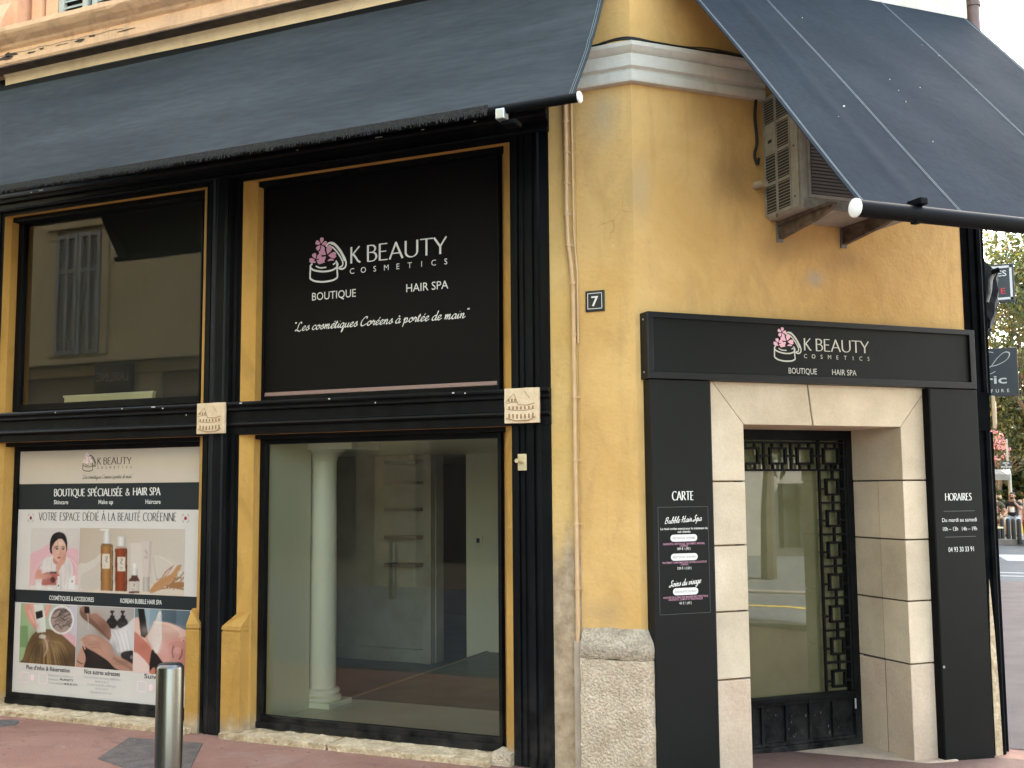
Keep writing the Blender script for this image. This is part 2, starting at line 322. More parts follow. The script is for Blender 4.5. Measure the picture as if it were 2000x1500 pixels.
def paving(name):
    m, N, L, P = newmat(name); P.inputs['Specular IOR Level'].default_value = .3; P.inputs['Roughness'].default_value = .7
    geo = N.new('ShaderNodeNewGeometry'); pos = geo.outputs['Position']
    def noise(sc, det=8, dist=0.):
        n = N.new('ShaderNodeTexNoise'); n.inputs['Scale'].default_value = sc; n.inputs['Detail'].default_value = det; n.inputs['Roughness'].default_value = .65; n.inputs['Distortion'].default_value = dist; L.new(pos, n.inputs['Vector']); return n.outputs['Fac']
    def ramp(f, a, b, ca, cb):
        r = N.new('ShaderNodeValToRGB'); r.color_ramp.elements[0].position = a; r.color_ramp.elements[1].position = b; r.color_ramp.elements[0].color = (*ca, 1); r.color_ramp.elements[1].color = (*cb, 1); L.new(f, r.inputs[0]); return r.outputs[0]
    def mix(f, a, b, t='MIX'):
        x = N.new('ShaderNodeMix'); x.data_type = 'RGBA'; x.blend_type = t
        if isinstance(f, float): x.inputs[0].default_value = f
        else: L.new(f, x.inputs[0])
        for k, q in ((6, a), (7, b)):
            if isinstance(q, tuple): x.inputs[k].default_value = (*q, 1)
            else: L.new(q, x.inputs[k])
        return x.outputs[2]
    W_, K_ = (1,1,1), (0,0,0)
    c = ramp(noise(1.3, 9, .5), .34, .66, (.26,.125,.090), (.37,.195,.142))
    c = mix(ramp(noise(3.2, 6, 1.), .56, .68, K_, (.7,.7,.7)), c, (.17,.10,.085)); c = mix(ramp(noise(2.1, 5, .3), .60, .70, K_, (.6,.6,.6)), c, (.38,.25,.20))
    c = mix(1., c, ramp(noise(170, 3), .30, .70, (.62,.62,.62), (1.3,1.3,1.3)), 'MULTIPLY')
    v = N.new('ShaderNodeTexVoronoi'); v.inputs['Scale'].default_value = 6.5; L.new(pos, v.inputs['Vector'])
    c = mix(ramp(v.outputs['Distance'], .050, .075, (.75,.75,.75), K_), c, (.06,.045,.04))
    v2 = N.new('ShaderNodeTexVoronoi'); v2.inputs['Scale'].default_value = 3.1; L.new(pos, v2.inputs['Vector'])
    c = mix(ramp(v2.outputs['Distance'], .022, .032, (.9,.9,.9), K_), c, (.55,.50,.46))
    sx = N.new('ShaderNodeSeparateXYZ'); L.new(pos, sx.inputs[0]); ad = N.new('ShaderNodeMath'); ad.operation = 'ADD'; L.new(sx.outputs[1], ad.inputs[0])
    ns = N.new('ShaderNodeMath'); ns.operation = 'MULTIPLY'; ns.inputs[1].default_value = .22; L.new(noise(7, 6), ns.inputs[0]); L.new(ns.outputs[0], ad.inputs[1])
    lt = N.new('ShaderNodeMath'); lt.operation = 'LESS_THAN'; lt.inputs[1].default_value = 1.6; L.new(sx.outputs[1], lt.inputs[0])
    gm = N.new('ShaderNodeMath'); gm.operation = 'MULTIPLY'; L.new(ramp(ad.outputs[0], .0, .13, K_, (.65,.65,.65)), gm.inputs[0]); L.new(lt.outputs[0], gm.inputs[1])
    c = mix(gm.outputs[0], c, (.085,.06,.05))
    L.new(c, P.inputs['Base Color'])
    b = N.new('ShaderNodeBump'); b.inputs['Strength'].default_value = .8; b.inputs['Distance'].default_value = .008; L.new(noise(190, 4), b.inputs['Height']); L.new(b.outputs[0], P.inputs['Normal'])
    return m
M['asphalt_red'] = paving('red_asphalt')
M['asphalt'] = mat('grey_asphalt', (.085,.095,.105), (.115,.125,.135), rough=.8, spec=.25, scale=1.2, bump=.6, bscale=120, fine=.2, fscale=90)
M['roadwhite'] = mat('worn_road_paint', (.26,.27,.275), (.36,.37,.375), rough=.75, scale=8)
M['kerb'] = mat('kerb_stone', (.17,.155,.14), (.22,.20,.18), rough=.8, scale=6)
M['cover'] = mat('patched_tarmac_cover', (.105,.082,.070), (.17,.135,.115), rough=.8, scale=10, bump=1.0, bscale=110, fine=.25, fscale=90)
M['castiron'] = mat('cast_iron', (.07,.065,.06), (.12,.11,.10), rough=.6, scale=30, bump=.5, bscale=90)
M['shutter'] = mat('grey_green_shutter', (.30,.33,.29), (.40,.42,.37), rough=.7, scale=9)
M['opp_wall'] = plaster('tan_render', (.32,.315,.20), (.37,.365,.24), (.26,.255,.165), crack=False)
M['opp_low'] = mat('olive_shopfront', (.19,.19,.15), (.25,.245,.19), rough=.6, scale=2)  # muted olive of the opposite ground floor
M['opp_white'] = mat('pale_render', (.55,.54,.50), (.62,.61,.57), rough=.8, scale=1)
M['opp_shutter'] = mat('blue_grey_shutter', (.17,.22,.23), (.22,.27,.28), rough=.6, scale=6)
M['winglass'] = mat('far_window_pane', (.07,.075,.075), rough=.15, spec=.3)
M['leaf'] = leafmat('magnolia_leaf', (.020,.038,.008), (.040,.064,.013), (.15,.14,.03))
M['leaf_dark'] = leafmat('dark_leaf', (.008,.017,.006), (.018,.032,.010), (.036,.055,.015))
M['leaf_mid'] = leafmat('hedge_leaf', (.016,.030,.008), (.032,.052,.012), (.08,.09,.025))
M['petal'] = leafmat('pink_petal', (.32,.12,.15), (.40,.19,.22), (.46,.30,.30))
M['bark'] = mat('grey_bark', (.05,.04,.03), (.09,.075,.058), rough=.9, scale=14, bump=1, bscale=40)
M['skin'] = mat('skin', (.30,.165,.11), rough=.55)
M['hair'] = mat('dark_hair', (.012,.010,.009), rough=.6)
M['olive'] = mat('olive_cotton', (.055,.05,.028), (.07,.06,.035), rough=.9, scale=20)
M['tee_black'] = mat('black_cotton', (.012,.012,.013), rough=.9)
M['jeans_light'] = mat('pale_denim', (.28,.31,.34), rough=.9)
M['beige_cloth'] = mat('beige_cotton', (.40,.33,.24), rough=.9)
M['red'] = mat('red_lacquer', (.36,.015,.02), rough=.35)
M['yellow'] = mat('yellow_paint', (.62,.45,.05), rough=.5)
M['bollard_black'] = mat('black_bollard', (.015,.015,.017), rough=.4)
M['fence'] = mat('weathered_fence_board', (.19,.165,.14), (.27,.245,.21), rough=.85, scale=6, stretch=(1,1,.2))
M['parasol'] = mat('grey_canvas', (.20,.20,.185), (.25,.25,.235), rough=.8, scale=4)
M['post'] = mat('cream_post', (.32,.29,.24), rough=.6)
M['signgrey'] = mat('slate_sign_board', (.018,.020,.022), rough=.4)
M['signgreen'] = mat('dark_green_board', (.010,.022,.024), rough=.4)
M['signred'] = mat('red_sign_ink', (.55,.02,.03), rough=.5)
M['pipe_brown'] = mat('brown_downpipe', (.085,.048,.038), (.12,.07,.055), rough=.5, scale=8)
M['roof'] = mat('roof_dark', (.2,.12,.08), rough=.9)

# ------------------------------------------------------------------ lettering
_tc = {}
def font_mesh(txt, bold=False):
    """flat outline of a line of text in the built-in font, normalised: x from 0, baseline 0, cap height 1"""
    k = (txt, bold)
    if k in _tc: return _tc[k]
    cu = bpy.data.curves.new('lettering_outline', 'FONT'); cu.body = txt; cu.size = 1; cu.resolution_u = 3; cu.fill_mode = 'BOTH'
    if bold: cu.offset = .012
    ob = bpy.data.objects.new('lettering_outline', cu); COL.objects.link(ob)
    bpy.context.view_layer.update()
    me = ob.evaluated_get(bpy.context.evaluated_depsgraph_get()).to_mesh()
    v = np.array([q.co[:2] for q in me.vertices]) if len(me.vertices) else np.zeros((0, 2)); f = [tuple(p.vertices) for p in me.polygons]
    ob.to_mesh_clear(); bpy.data.objects.remove(ob); bpy.data.curves.remove(cu)
    if len(v): v[:, 0] -= v[:, 0].min(); v /= .715
    _tc[k] = (v, f); return v, f
def put_text(mb, txt, x0, z0, width=None, cap=None, d=0., align='l', bold=False, slope=0.):
    v, f = font_mesh(txt, bold); W = v[:, 0].max()
    if len(txt) > 1 or txt == 'E': mb.cut()
    if width is None: sx = sz = cap
    elif cap is None: sx = sz = width/W
    else: sx = width/W; sz = cap
    off = {'l': 0, 'c': -W*sx/2, 'r': -W*sx}[align]
    mb.add([(x0+off+p[0]*sx, d, z0+p[1]*sz+slope*(off+p[0]*sx)) for p in v], f)
def smooth_pts(P, n=6, closed=False):
    P = [np.array(p, float) for p in P]
    if len(P) < 3: return P
    out = []; m = len(P); rng = range(m if closed else m-1)
    for i in rng:
        a = P[(i-1) % m] if (closed or i > 0) else P[0]*2-P[1]
        b = P[i]; c = P[(i+1) % m]; e = P[(i+2) % m] if (closed or i+2 < m) else P[-1]*2-P[-2]
        for k in range(n):
            t = k/n; out.append(.5*((2*b)+(c-a)*t+(2*a-5*b+4*c-e)*t*t+(3*b-a-3*c+e)*t**3))
    if not closed: out.append(P[-1])
    return out
_lift = [0]
def ribbon(mb, P, T, t=None, ang=None, d=0., closed=False, fn=lambda p: p):
    """a pen stroke of width T (broad-nib t..T at pen angle ang) along P, flat on the plane at depth d"""
    P = [np.array(p, float) for p in P]; n = len(P)
    if n < 2: return
    _lift[0] = (_lift[0]+1) % 9; dd = d-.00012*_lift[0]; V = []
    for i in range(n):
        a = P[(i-1) % n] if closed else P[max(i-1, 0)]; b = P[(i+1) % n] if closed else P[min(i+1, n-1)]
        q = b-a; L = math.hypot(*q) or 1e-9; q = q/L; w = T
        if ang is not None: w = t+(T-t)*abs(q[0]*math.sin(ang)-q[1]*math.cos(ang))**1.3
        nr = np.array([-q[1], q[0]])*w/2
        for s in (1, -1):
            x, z = fn(P[i]+nr*s); V.append((x, dd, z))
    F = [(2*i, 2*i+1, 2*i+3, 2*i+2) for i in range(n-1)]
    if closed: F.append((2*n-2, 2*n-1, 1, 0))
    mb.add(V, F)
def poly(mb, P, d, fn=lambda p: p):
    _lift[0] = (_lift[0]+1) % 9
    mb.add([(fn(p)[0], d-.00012*_lift[0], fn(p)[1]) for p in P], [tuple(range(len(P)))])
def arc(cx, cy, rx, ry, a0, a1, n=14): return [(cx+rx*math.cos(RAD(a0+(a1-a0)*i/n)), cy+ry*math.sin(RAD(a0+(a1-a0)*i/n))) for i in range(n+1)]
# high-contrast flared capitals: (advance, strokes); 'c' strokes are smoothed
def _l(*p): return ('l', p)
CAPS = {
 'A': (.72, [_l((.0,0),(.34,1)), _l((.32,1),(.68,0)), _l((.13,.34),(.53,.34))]),
 'B': (.58, [_l((.07,0),(.07,1)), ('l', [(.07,.97)]+arc(.25,.76,.21,.21,90,-90)+[(.07,.55)]), ('l', [(.25,.55)]+arc(.27,.28,.25,.265,90,-90)+[(.07,.015)])]),
 'C': (.72, [('l', arc(.42,.5,.38,.5,48,312,26))]),
 'D': (.78, [_l((.07,0),(.07,1)), ('l', [(.07,.98)]+arc(.28,.5,.44,.485,90,-90,22)+[(.07,.015)])]),
 'E': (.54, [_l((.07,0),(.07,1)), _l((.07,.98),(.47,.98)), _l((.07,.53),(.42,.53)), _l((.07,.02),(.49,.02))]),
 'H': (.76, [_l((.07,0),(.07,1)), _l((.68,0),(.68,1)), _l((.07,.52),(.68,.52))]),
 'I': (.22, [_l((.10,0),(.10,1))]),
 'K': (.66, [_l((.07,0),(.07,1)), _l((.10,.48),(.56,1)), ('l', [(.17,.57),(.34,.34),(.47,.12),(.62,.02)])]),
 'L': (.52, [_l((.07,0),(.07,1)), _l((.07,.02),(.49,.02))]),
 'N': (.80, [_l((.08,0),(.08,1)), _l((.08,1),(.70,0)), _l((.71,0),(.71,1))]),
 'O': (.88, [('o', arc(.43,.5,.39,.49,0,350,28))]),
 'P': (.56, [_l((.07,0),(.07,1)), ('l', [(.07,.98)]+arc(.26,.72,.25,.26,90,-90)+[(.07,.46)])]),
 'Q': (.90, [('o', arc(.43,.5,.39,.49,0,350,28)), ('l', [(.45,.05),(.60,-.12),(.82,-.20),(.98,-.16)])]),
 'R': (.62, [_l((.07,0),(.07,1)), ('l', [(.07,.98)]+arc(.26,.74,.24,.24,90,-90)+[(.07,.50)]), ('l', [(.26,.50),(.45,.18),(.62,.0)])]),
 'S': (.52, [('c', [(.45,.88),(.30,.985),(.12,.92),(.08,.74),(.20,.58),(.36,.45),(.44,.25),(.34,.05),(.16,.01),(.03,.13)])]),
 'T': (.66, [_l((.33,0),(.33,1)), _l((.0,.98),(.66,.98))]),
 'U': (.76, [('l', [(.07,1),(.07,.35)]+arc(.37,.33,.30,.31,180,360)+[(.67,1)])]),
 'V': (.70, [_l((.02,1),(.36,0)), _l((.36,0),(.68,1))]),
 'Y': (.64, [_l((.32,0),(.32,.47)), _l((.0,1),(.32,.45)), _l((.32,.45),(.63,1))]),
 '&': (.80, [('c', [(.72,.42),(.62,.15),(.36,.0),(.10,.12),(.10,.36),(.38,.58),(.50,.78),(.38,.98),(.24,.86),(.28,.66),(.50,.30),(.76,.0)])]),
 "'": (.12, [_l((.06,.8),(.06,1))]), ' ': (.34, []),
}
for q, b in (('É','E'),('À','A')): CAPS[q] = (CAPS[b][0], CAPS[b][1]+[_l((.2,1.1),(.38,1.26)) if q == 'É' else _l((.36,1.1),(.2,1.26))])
def caps_width(s, track=.06): return sum(CAPS[c][0]+track for c in s)-track
def put_caps(mb, s, x0, z0, width, cap, d, T=.135, t=.055, track=.06, slope=0.):
    k = width/caps_width(s, track); x = 0
    if len(s) > 1 or s == '&': mb.cut()
    for c in s:
        adv, st = CAPS[c]
        for kind, P in st:
            if kind == 'c': P = smooth_pts(P, 5)
            P = [np.array([(x+p[0])*k/cap, p[1]]) for p in P]
            ribbon(mb, P, T, t, RAD(12), d, kind == 'o', fn=lambda p: (x0+p[0]*cap, z0+p[1]*cap+slope*p[0]*cap))
        x += adv+track
# brush script (x-height 1); each letter a chain of smoothed strokes
SCR = {
 'a': (1.0, [[(.75,.85),(.45,1),(.1,.6),(.1,.15),(.35,0),(.65,.35),(.78,.95)],[(.78,.95),(.7,.3),(.82,.02),(1.08,.3)]]),
 'b': (.95, [[(0,.2),(.3,1.2),(.4,1.9),(.22,1.9),(.12,1.0),(.12,.2),(.35,0),(.7,.35),(.6,.9),(.4,.8),(.95,.8)]]),
 'c': (.8, [[(.65,.8),(.5,1),(.15,.7),(.12,.2),(.4,0),(.85,.35)]]),
 'd': (1.0, [[(.75,.85),(.45,1),(.1,.6),(.1,.15),(.35,0),(.65,.35),(.85,2.0)],[(.85,2.0),(.72,.3),(.85,.02),(1.08,.3)]]),
 'e': (.82, [[(0,.25),(.4,.5),(.62,.82),(.42,1),(.15,.7),(.15,.2),(.4,0),(.88,.35)]]),
 'g': (.95, [[(.7,.85),(.45,1),(.1,.6),(.1,.15),(.35,.05),(.65,.4),(.75,.95)],[(.75,.95),(.62,-.5),(.35,-.95),(.1,-.7),(.45,-.2),(1.05,.3)]]),
 'i': (.5, [[(0,.3),(.2,.95)],[(.2,.95),(.13,.3),(.25,.02),(.55,.35)],[(.26,1.4),(.30,1.5)]]),
 'l': (.5, [[(0,.25),(.35,1.3),(.38,1.95),(.2,1.8),(.12,.4),(.25,.02),(.55,.35)]]),
 'm': (1.35, [[(0,.8),(.13,.95),(.14,0)],[(.15,.35),(.4,.97),(.52,.8),(.5,0)],[(.52,.35),(.8,.97),(.94,.8),(.9,.2),(1.02,0),(1.4,.35)]]),
 'n': (1.0, [[(0,.8),(.13,.95),(.14,0)],[(.15,.35),(.45,.97),(.62,.8),(.58,.2),(.7,0),(1.05,.35)]]),
 'o': (.92, [[(.5,1),(.15,.75),(.12,.2),(.4,0),(.7,.35),(.7,.8),(.5,1),(.55,.75),(.98,.8)]]),
 'p': (1.0, [[(0,.5),(.2,1.0),(.12,-.9)],[(.14,.2),(.42,.97),(.68,.7),(.55,.15),(.3,0),(.55,.0),(1.02,.35)]]),
 'q': (1.0, [[(.7,.85),(.45,1),(.1,.6),(.1,.15),(.35,.05),(.65,.4),(.75,.95)],[(.75,.95),(.62,-.8),(.72,-.9),(.85,-.2),(1.05,.35)]]),
 'r': (.75, [[(0,.3),(.18,1.05),(.3,.85),(.58,.85)],[(.58,.85),(.45,.3),(.55,.02),(.8,.35)]]),
 's': (.78, [[(0,.2),(.45,1.05),(.52,.7),(.6,.25),(.35,0),(.12,.15)],[(.35,0),(.82,.35)]]),
 't': (.6, [[(0,.3),(.3,1.6)],[(.3,1.6),(.15,.35),(.28,.02),(.62,.35)],[(.0,1.12),(.5,1.2)]]),
 'u': (1.0, [[(0,.5),(.17,.95)],[(.17,.95),(.1,.25),(.3,0),(.6,.4),(.72,.95)],[(.72,.95),(.65,.2),(.78,.02),(1.05,.35)]]),
 'v': (.9, [[(0,.7),(.15,.98),(.22,.3),(.35,0),(.7,.5),(.72,.98),(.95,.8)]]),
 'B': (1.5, [[(.35,1.9),(.15,0)],[(0,1.5),(.5,1.95),(1.05,1.7),(.8,1.15),(.4,1.05),(1.0,.9),(1.1,.35),(.6,-.02),(.1,.2)]]),
 'C': (1.35, [[(1.0,1.5),(1.0,1.9),(.6,1.85),(.15,1.1),(.15,.3),(.55,0),(1.3,.5)]]),
 'H': (1.7, [[(.0,1.4),(.4,1.9),(.25,0)],[(1.2,2.0),(1.0,.3),(1.15,.0),(1.6,.4)],[(-.1,.8),(.6,1.05),(1.4,1.1)]]),
 'L': (1.35, [[(.95,1.6),(.75,1.95),(.45,1.5),(.35,.5),(.05,.0),(.05,.25),(.5,.1),(.9,-.12),(1.3,.2)]]),
 'S': (1.25, [[(1.0,1.6),(.75,1.95),(.4,1.6),(.7,1.0),(.75,.4),(.4,-.05),(-.05,.15),(.2,.4),(1.3,.3)]]),
 ' ': (.55, []), '“': (.5, [[(.1,1.7),(.05,2.0)],[(.3,1.7),(.25,2.0)]]), '”': (.5, [[(.15,2.0),(.1,1.7)],[(.35,2.0),(.3,1.7)]]),
}
SCR['é'] = (SCR['e'][0], SCR['e'][1]+[[(.5,1.3),(.72,1.6)]]); SCR['à'] = (SCR['a'][0], SCR['a'][1]+[[(.4,1.6),(.6,1.3)]])
def put_script(mb, s, x0, z0, width, xh, d, T=.17, t=.06, slope=0., slant=.33):
    k = width/sum(SCR[c][0] for c in s); x = 0; mb.cut()
    for c in s:
        adv, st = SCR[c]
        for P in st:
            P = smooth_pts(P, 5); P = [np.array([((x+p[0])*k+slant*p[1]*xh)/xh, p[1]]) for p in P]
            ribbon(mb, P, T, t, RAD(35), d, fn=lambda p: (x0+p[0]*xh, z0+p[1]*xh+slope*p[0]*xh))
        x += adv
def spaced(mb, s, xs0, xs1, z0, cap, d, slope=0.):
    mb.cut()
    for i, c in enumerate(s):
        x = xs0+(xs1-xs0)*i/(len(s)-1); put_text(mb, c, x, z0+slope*(x-xs0), cap=cap, d=d, align='c')
# the shop's emblem: an open jar of blossoms with the name beside it; u runs 0..1 across, v up, in widths
def LG(x, y): return (x-500)/1080, (500-(y+.094*(x-500)))/1080*.912
def blossom(mb, c, r, rot, d, fn, sq=1.0, keep=None):
    for k in range(5):
        a = rot+k*72; P = []
        for q, rad in ((-22,.30),(-27,.60),(-21,.86),(-8,1.0),(0,.89),(8,1.0),(21,.86),(27,.60),(22,.30),(0,.13)):
            P.append((c[0]+r*rad*math.cos(RAD(a+q)), c[1]+r*rad*math.sin(RAD(a+q))*sq))
        if keep and keep(c[0]+.55*r*math.cos(RAD(a)), c[1]+.55*r*math.sin(RAD(a))) is False: continue
        poly(mb, P, d, fn)
def emblem(ink, pink, u0, v0, W, d, lw=.0115, name_ink=None):
    fn = lambda p: (u0+p[0]*W, v0+p[1]*W); ink.cut(); pink.cut()
    q = lambda L: [LG(*p) for p in L]
    st = lambda L, w=lw, cl=False: ribbon(ink, smooth_pts(q(L), 6, cl), w, d=d, closed=cl, fn=fn)
    blossom(pink, LG(590,195), .047, 80, d, fn); blossom(pink, LG(640,282), .072, 70, d, fn, .95, lambda x, y: y > LG(640,318)[1])
    blossom(pink, LG(548,312), .052, 110, d, fn, .9, lambda x, y: y > LG(548,335)[1])
    for c, rx in ((LG(528,338), .020), (LG(600,338), .022), (LG(672,322), .024)): poly(pink, [(c[0]+rx*math.cos(a*.3927), c[1]+max(0, math.sin(a*.3927))*.014) for a in range(9)], d, fn)
    st([(505,368),(502,450),(515,466),(545,479),(610,484),(680,474),(712,460),(726,445),(724,400),(721,345)])
    st([(520,342),(505,360),(508,378),(540,396),(610,405),(680,395),(722,372)]); st([(722,372),(728,350),(712,322)])
    st([(548,362),(585,376),(635,372)], lw*.8); st([(690,352),(710,338)], lw*.8)
    st([(632,212),(650,188),(690,186),(735,225),(775,285),(795,335),(788,372),(760,386),(732,376)])
    st([(652,204),(690,222),(735,272),(768,330),(764,362),(742,372)], lw*.85)
    st([(663,186),(705,205),(752,262),(782,325)], lw*.7)
    n = name_ink or ink; n.cut()
    x0, z0 = fn((.304, LG(828,345)[1]))
    n.cut(); put_caps(n, 'K', x0, z0, .080*W, .106*W, d); put_caps(n, 'BEAUTY', fn((.425,0))[0], z0, .566*W, .106*W, d, track=.05)
    a, z1 = fn((.318, LG(828,424)[1])); b = fn((.985, 0))[0]
    spaced(n, 'COSMETICS', a, b, z1, .037*W, d)

# ================================================================== GROUND
def structure(o, label): return cat_tag(o, label, None, None, 'structure')
def ground_sheet(name, x0, x1, y0, y1, m, dz, label, nx=2, ny=24):
    mb = MB(); ys = sorted(set([y0, y1]+[v for v in (0, 2, 47) if y0 < v < y1]+[y0+(y1-y0)*i/ny for i in range(ny+1)]))
    for a, b in zip(ys[:-1], ys[1:]): mb.quad((x0,a,zg(0,a)+dz),(x1,a,zg(0,a)+dz),(x1,b,zg(0,b)+dz),(x0,b,zg(0,b)+dz))
    return structure(mb.build(name, m, recalc=False), label)
ground_sheet('ground', -900, 900, -900, 1500, M['asphalt'], -.012, 'grey ground reaching out to the horizon')
ground_sheet('pavement', -30, 5.75, -16, 15.6, M['asphalt_red'], 0, 'worn reddish asphalt in front of the shop')
M['asphalt_side'] = mat('greyish_red_asphalt', (.085,.066,.064), (.125,.098,.094), rough=.75, spec=.3, scale=1.6, bump=.8, bscale=150, fine=.25, fscale=120, detail=10)
ground_sheet('side_pavement', 1.62, 5.75, 1.95, 15.6, M['asphalt_side'], .004, 'greyish red asphalt round the corner along the far facade')
ground_sheet('street', -44, 5.7, -9.0, -2.2, M['asphalt'], .004, 'grey asphalt strip along the middle of the shop street', nx=2)
ground_sheet('road', -4, 14, 15.6, 29.8, M['asphalt'], .004, 'bluish grey road beyond the corner', ny=8)
for k, (xa, xb, ya, yb) in enumerate([(1.4, 8, 17.6, 17.85), (1.4, 8, 16.75, 16.95)]):
    ground_sheet('road_marking', xa, xb, ya, yb, M['roadwhite'], .008, 'thin white line across the road by the corner', ny=1)
for k in range(4):
    x = 1.83+1.5*k; mb = MB(); mb.quad((x+.22,21.6,zg(0,21.6)+.009),(x+1.05,21.6,zg(0,21.6)+.009),(x+.76,24.2,zg(0,24.2)+.009),(x,24.2,zg(0,24.2)+.009))
    structure(mb.build('road_marking', M['roadwhite'], recalc=False), 'slanting white stripe of a crossing on the grey road')
# far pavement with a kerb, slightly raised, its edge running a little askew
mb = MB(); mb.prism([(-6,30.1),(16,27.3),(60,27.3),(60,60),(-6,60)], -.14, .10); structure(mb.build('far_pavement', M['kerb'], bevel=.02), 'raised pavement with a stone kerb across the road')

# ================================================================== THE BUILDING
bld = empty('corner_building', (0, 0, .17), 'ochre corner building with black shopfront, chamfered door corner and peach upper floor', 'building')
def bp(mb, name, m, **k): return mb.build(name, M[m] if isinstance(m, str) else m, bld, **k)
# --- rendered walls
mb = MB()
mb.quad((-.335,0,.0),(0,0,0),(0,0,4.9),(-.335,0,4.9))
mb.quad((-.50,0,0),(-.50,.14,0),(-.50,.14,4.9),(-.50,0,4.9))
mb.quad((-44,0.005,0),(-5.16,0.005,0),(-5.16,0.005,4.9),(-44,0.005,4.9))
mb.quad((-5.16,0.10,3.72),(-.50,0.10,3.72),(-.50,0.10,4.9),(-5.16,0.10,4.9))
mb.T = TB
for s0, s1, z0, z1 in ((0,.60,0,4.9),(1.80,2.40,0,4.9),(.60,1.80,2.15,4.9)): mb.quad((s0,0,z0),(s1,0,z0),(s1,0,z1),(s0,0,z1))
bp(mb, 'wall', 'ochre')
mb = MB(); mb.quad((-.50,-.003,.0),(-.335,-.003,0),(-.335,-.003,4.9),(-.50,-.003,4.9)); bp(mb, 'pier', 'ochre_dirty')
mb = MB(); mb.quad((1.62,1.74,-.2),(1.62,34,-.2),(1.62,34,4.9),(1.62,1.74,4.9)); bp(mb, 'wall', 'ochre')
# --- upper storeys, set behind the cornice
mb = MB(); P = [(-44,.06),(-.05,.06),(1.62,1.72),(1.62,34),(-44,34)]
mb.prism(P, 4.9, 20.2); bp(mb, 'upper_wall', 'peach')  # unseen height and reach sized to shade the street and opposite wall
mb = MB(); mb.prism([(-44.2,-.35),(.12,-.35),(2.0,1.55),(2.0,34),(-44.2,34)], 20.2, 20.45); bp(mb, 'roof', 'roof', bevel=.03)
# rose field and frame mouldings round the shuttered window
mb = MB(); mb.box(-6.2,-4.62,.045,.07,5.22,8.2); bp(mb, 'wall_field', 'pinkred')
mb = MB(); mb.box(-4.60,-4.50,-.02,.08,5.05,8); mb.box(-4.48,-4.36,.0,.08,5.05,8); mb.box(-3.74,-3.62,.0,.08,5.05,8); mb.box(-3.60,-3.48,-.02,.08,5.05,8); mb.box(-4.36,-3.74,.0,.08,7.3,7.5)
for yv in (-.9,): mb.box(-4.95,-4.66,-.10,.07,5.12,8)
bp(mb, 'window_moulding', 'peach', bevel=.008)
mb = MB(); mb.prism([(-.02,5.40),(-.10,5.30),(-.17,5.16),(-.19,5.08),(-.19,5.0),(.06,5.0),(.06,5.40)], -4.98, -4.72, 'x'); bp(mb, 'cornice_bracket', 'peach', bevel=.008)
sw = MB(); 
for a, b in ((-4.35,-4.07),(-4.03,-3.75)):
    sw.box(a,a+.05,.0,.035,5.09,7.3); sw.box(b-.05,b,.0,.035,5.09,7.3)
    for zc in (5.09, 5.62, 6.4, 7.24): sw.box(a+.05,b-.05,.0,.035,zc,zc+.06)
so = bp(sw, 'shutter', 'shutter', bevel=.004)
sl = MB()
for a, b in ((-4.30,-4.12),(-3.98,-3.80)):
    sl.cut()
    for k in range(44):
        z = 5.16+k*.049
        if z < 7.2: sl.quad((a,.005,z),(b,.005,z),(b,.032,z+.034),(a,.032,z+.034))
sl.build('slats', M['shutter'], so, recalc=False)
mb = MB(); mb.quad((-4.36,.05,5.05),(-3.74,.05,5.05),(-3.74,.05,7.3),(-4.36,.05,7.3)); mb.build('dark_opening', M['int_dark'], so)
# --- weathered cornice above the ground floor, wrapping the chamfer; profile in (depth, z)
def wrap(prof, x0=-14, s1=2.40, close=True):
    """sweep a (depth, z) profile along facade A, round the chamfer and along facade B"""
    n = len(prof); V = []
    for d, z in prof: V.append((x0, d, z))
    k = math.tan(RAD(22.5))
    for d, z in prof: V.append((-d*k, d, z))
    for d, z in prof: V.append(TB((s1, d, z)))
    F = [(r*n+i, r*n+(i+1)%n, (r+1)*n+(i+1)%n, (r+1)*n+i) for r in range(2) for i in range(n if close else n-1)]
    F += [tuple(range(n)), tuple(range(2*n, 3*n))[::-1]]
    m = MB(); m.add(V, F); return m
prof = [(.08,4.745),(-.235,4.745),(-.245,4.76),(-.245,4.835),(-.232,4.842),(-.232,4.855),(-.25,4.87),(-.262,4.885),(-.30,4.91),(-.325,4.935),(-.335,4.95),(-.335,4.985),(-.20,5.03),(.08,5.05)]
bp(wrap(prof, x0=-4.96, s1=1.0), 'cornice', 'peach_ledge', rough=.004, cell=.05)
bp(wrap([(-.132,4.728),(-.236,4.736),(-.236,4.7445),(-.132,4.7445)], x0=-4.96, s1=.98), 'soffit_shade_strip', mat('painted_soffit_shade', (.055,.038,.027), (.10,.07,.05), rough=.9, scale=12))  # dark strip paints the shade on the underside of the cornice
bp(wrap([(.02,4.60),(-.13,4.60),(-.135,4.64),(-.125,4.66),(-.13,4.71),(-.16,4.743),(.02,4.743)], x0=-4.715, s1=1.0), 'cornice_soffit', 'cream_render')
bp(MB(TB).prism([(.02,4.62),(-.10,4.62),(-.105,4.66),(-.10,5.2),(.02,5.2)], 1.0, 2.36, 'x'), 'pale_frieze', 'mould')
bp(MB().box(-5.2,-4.72,-.05,.02,4.42,4.744), 'dark_recess', 'black')
pc = MB()
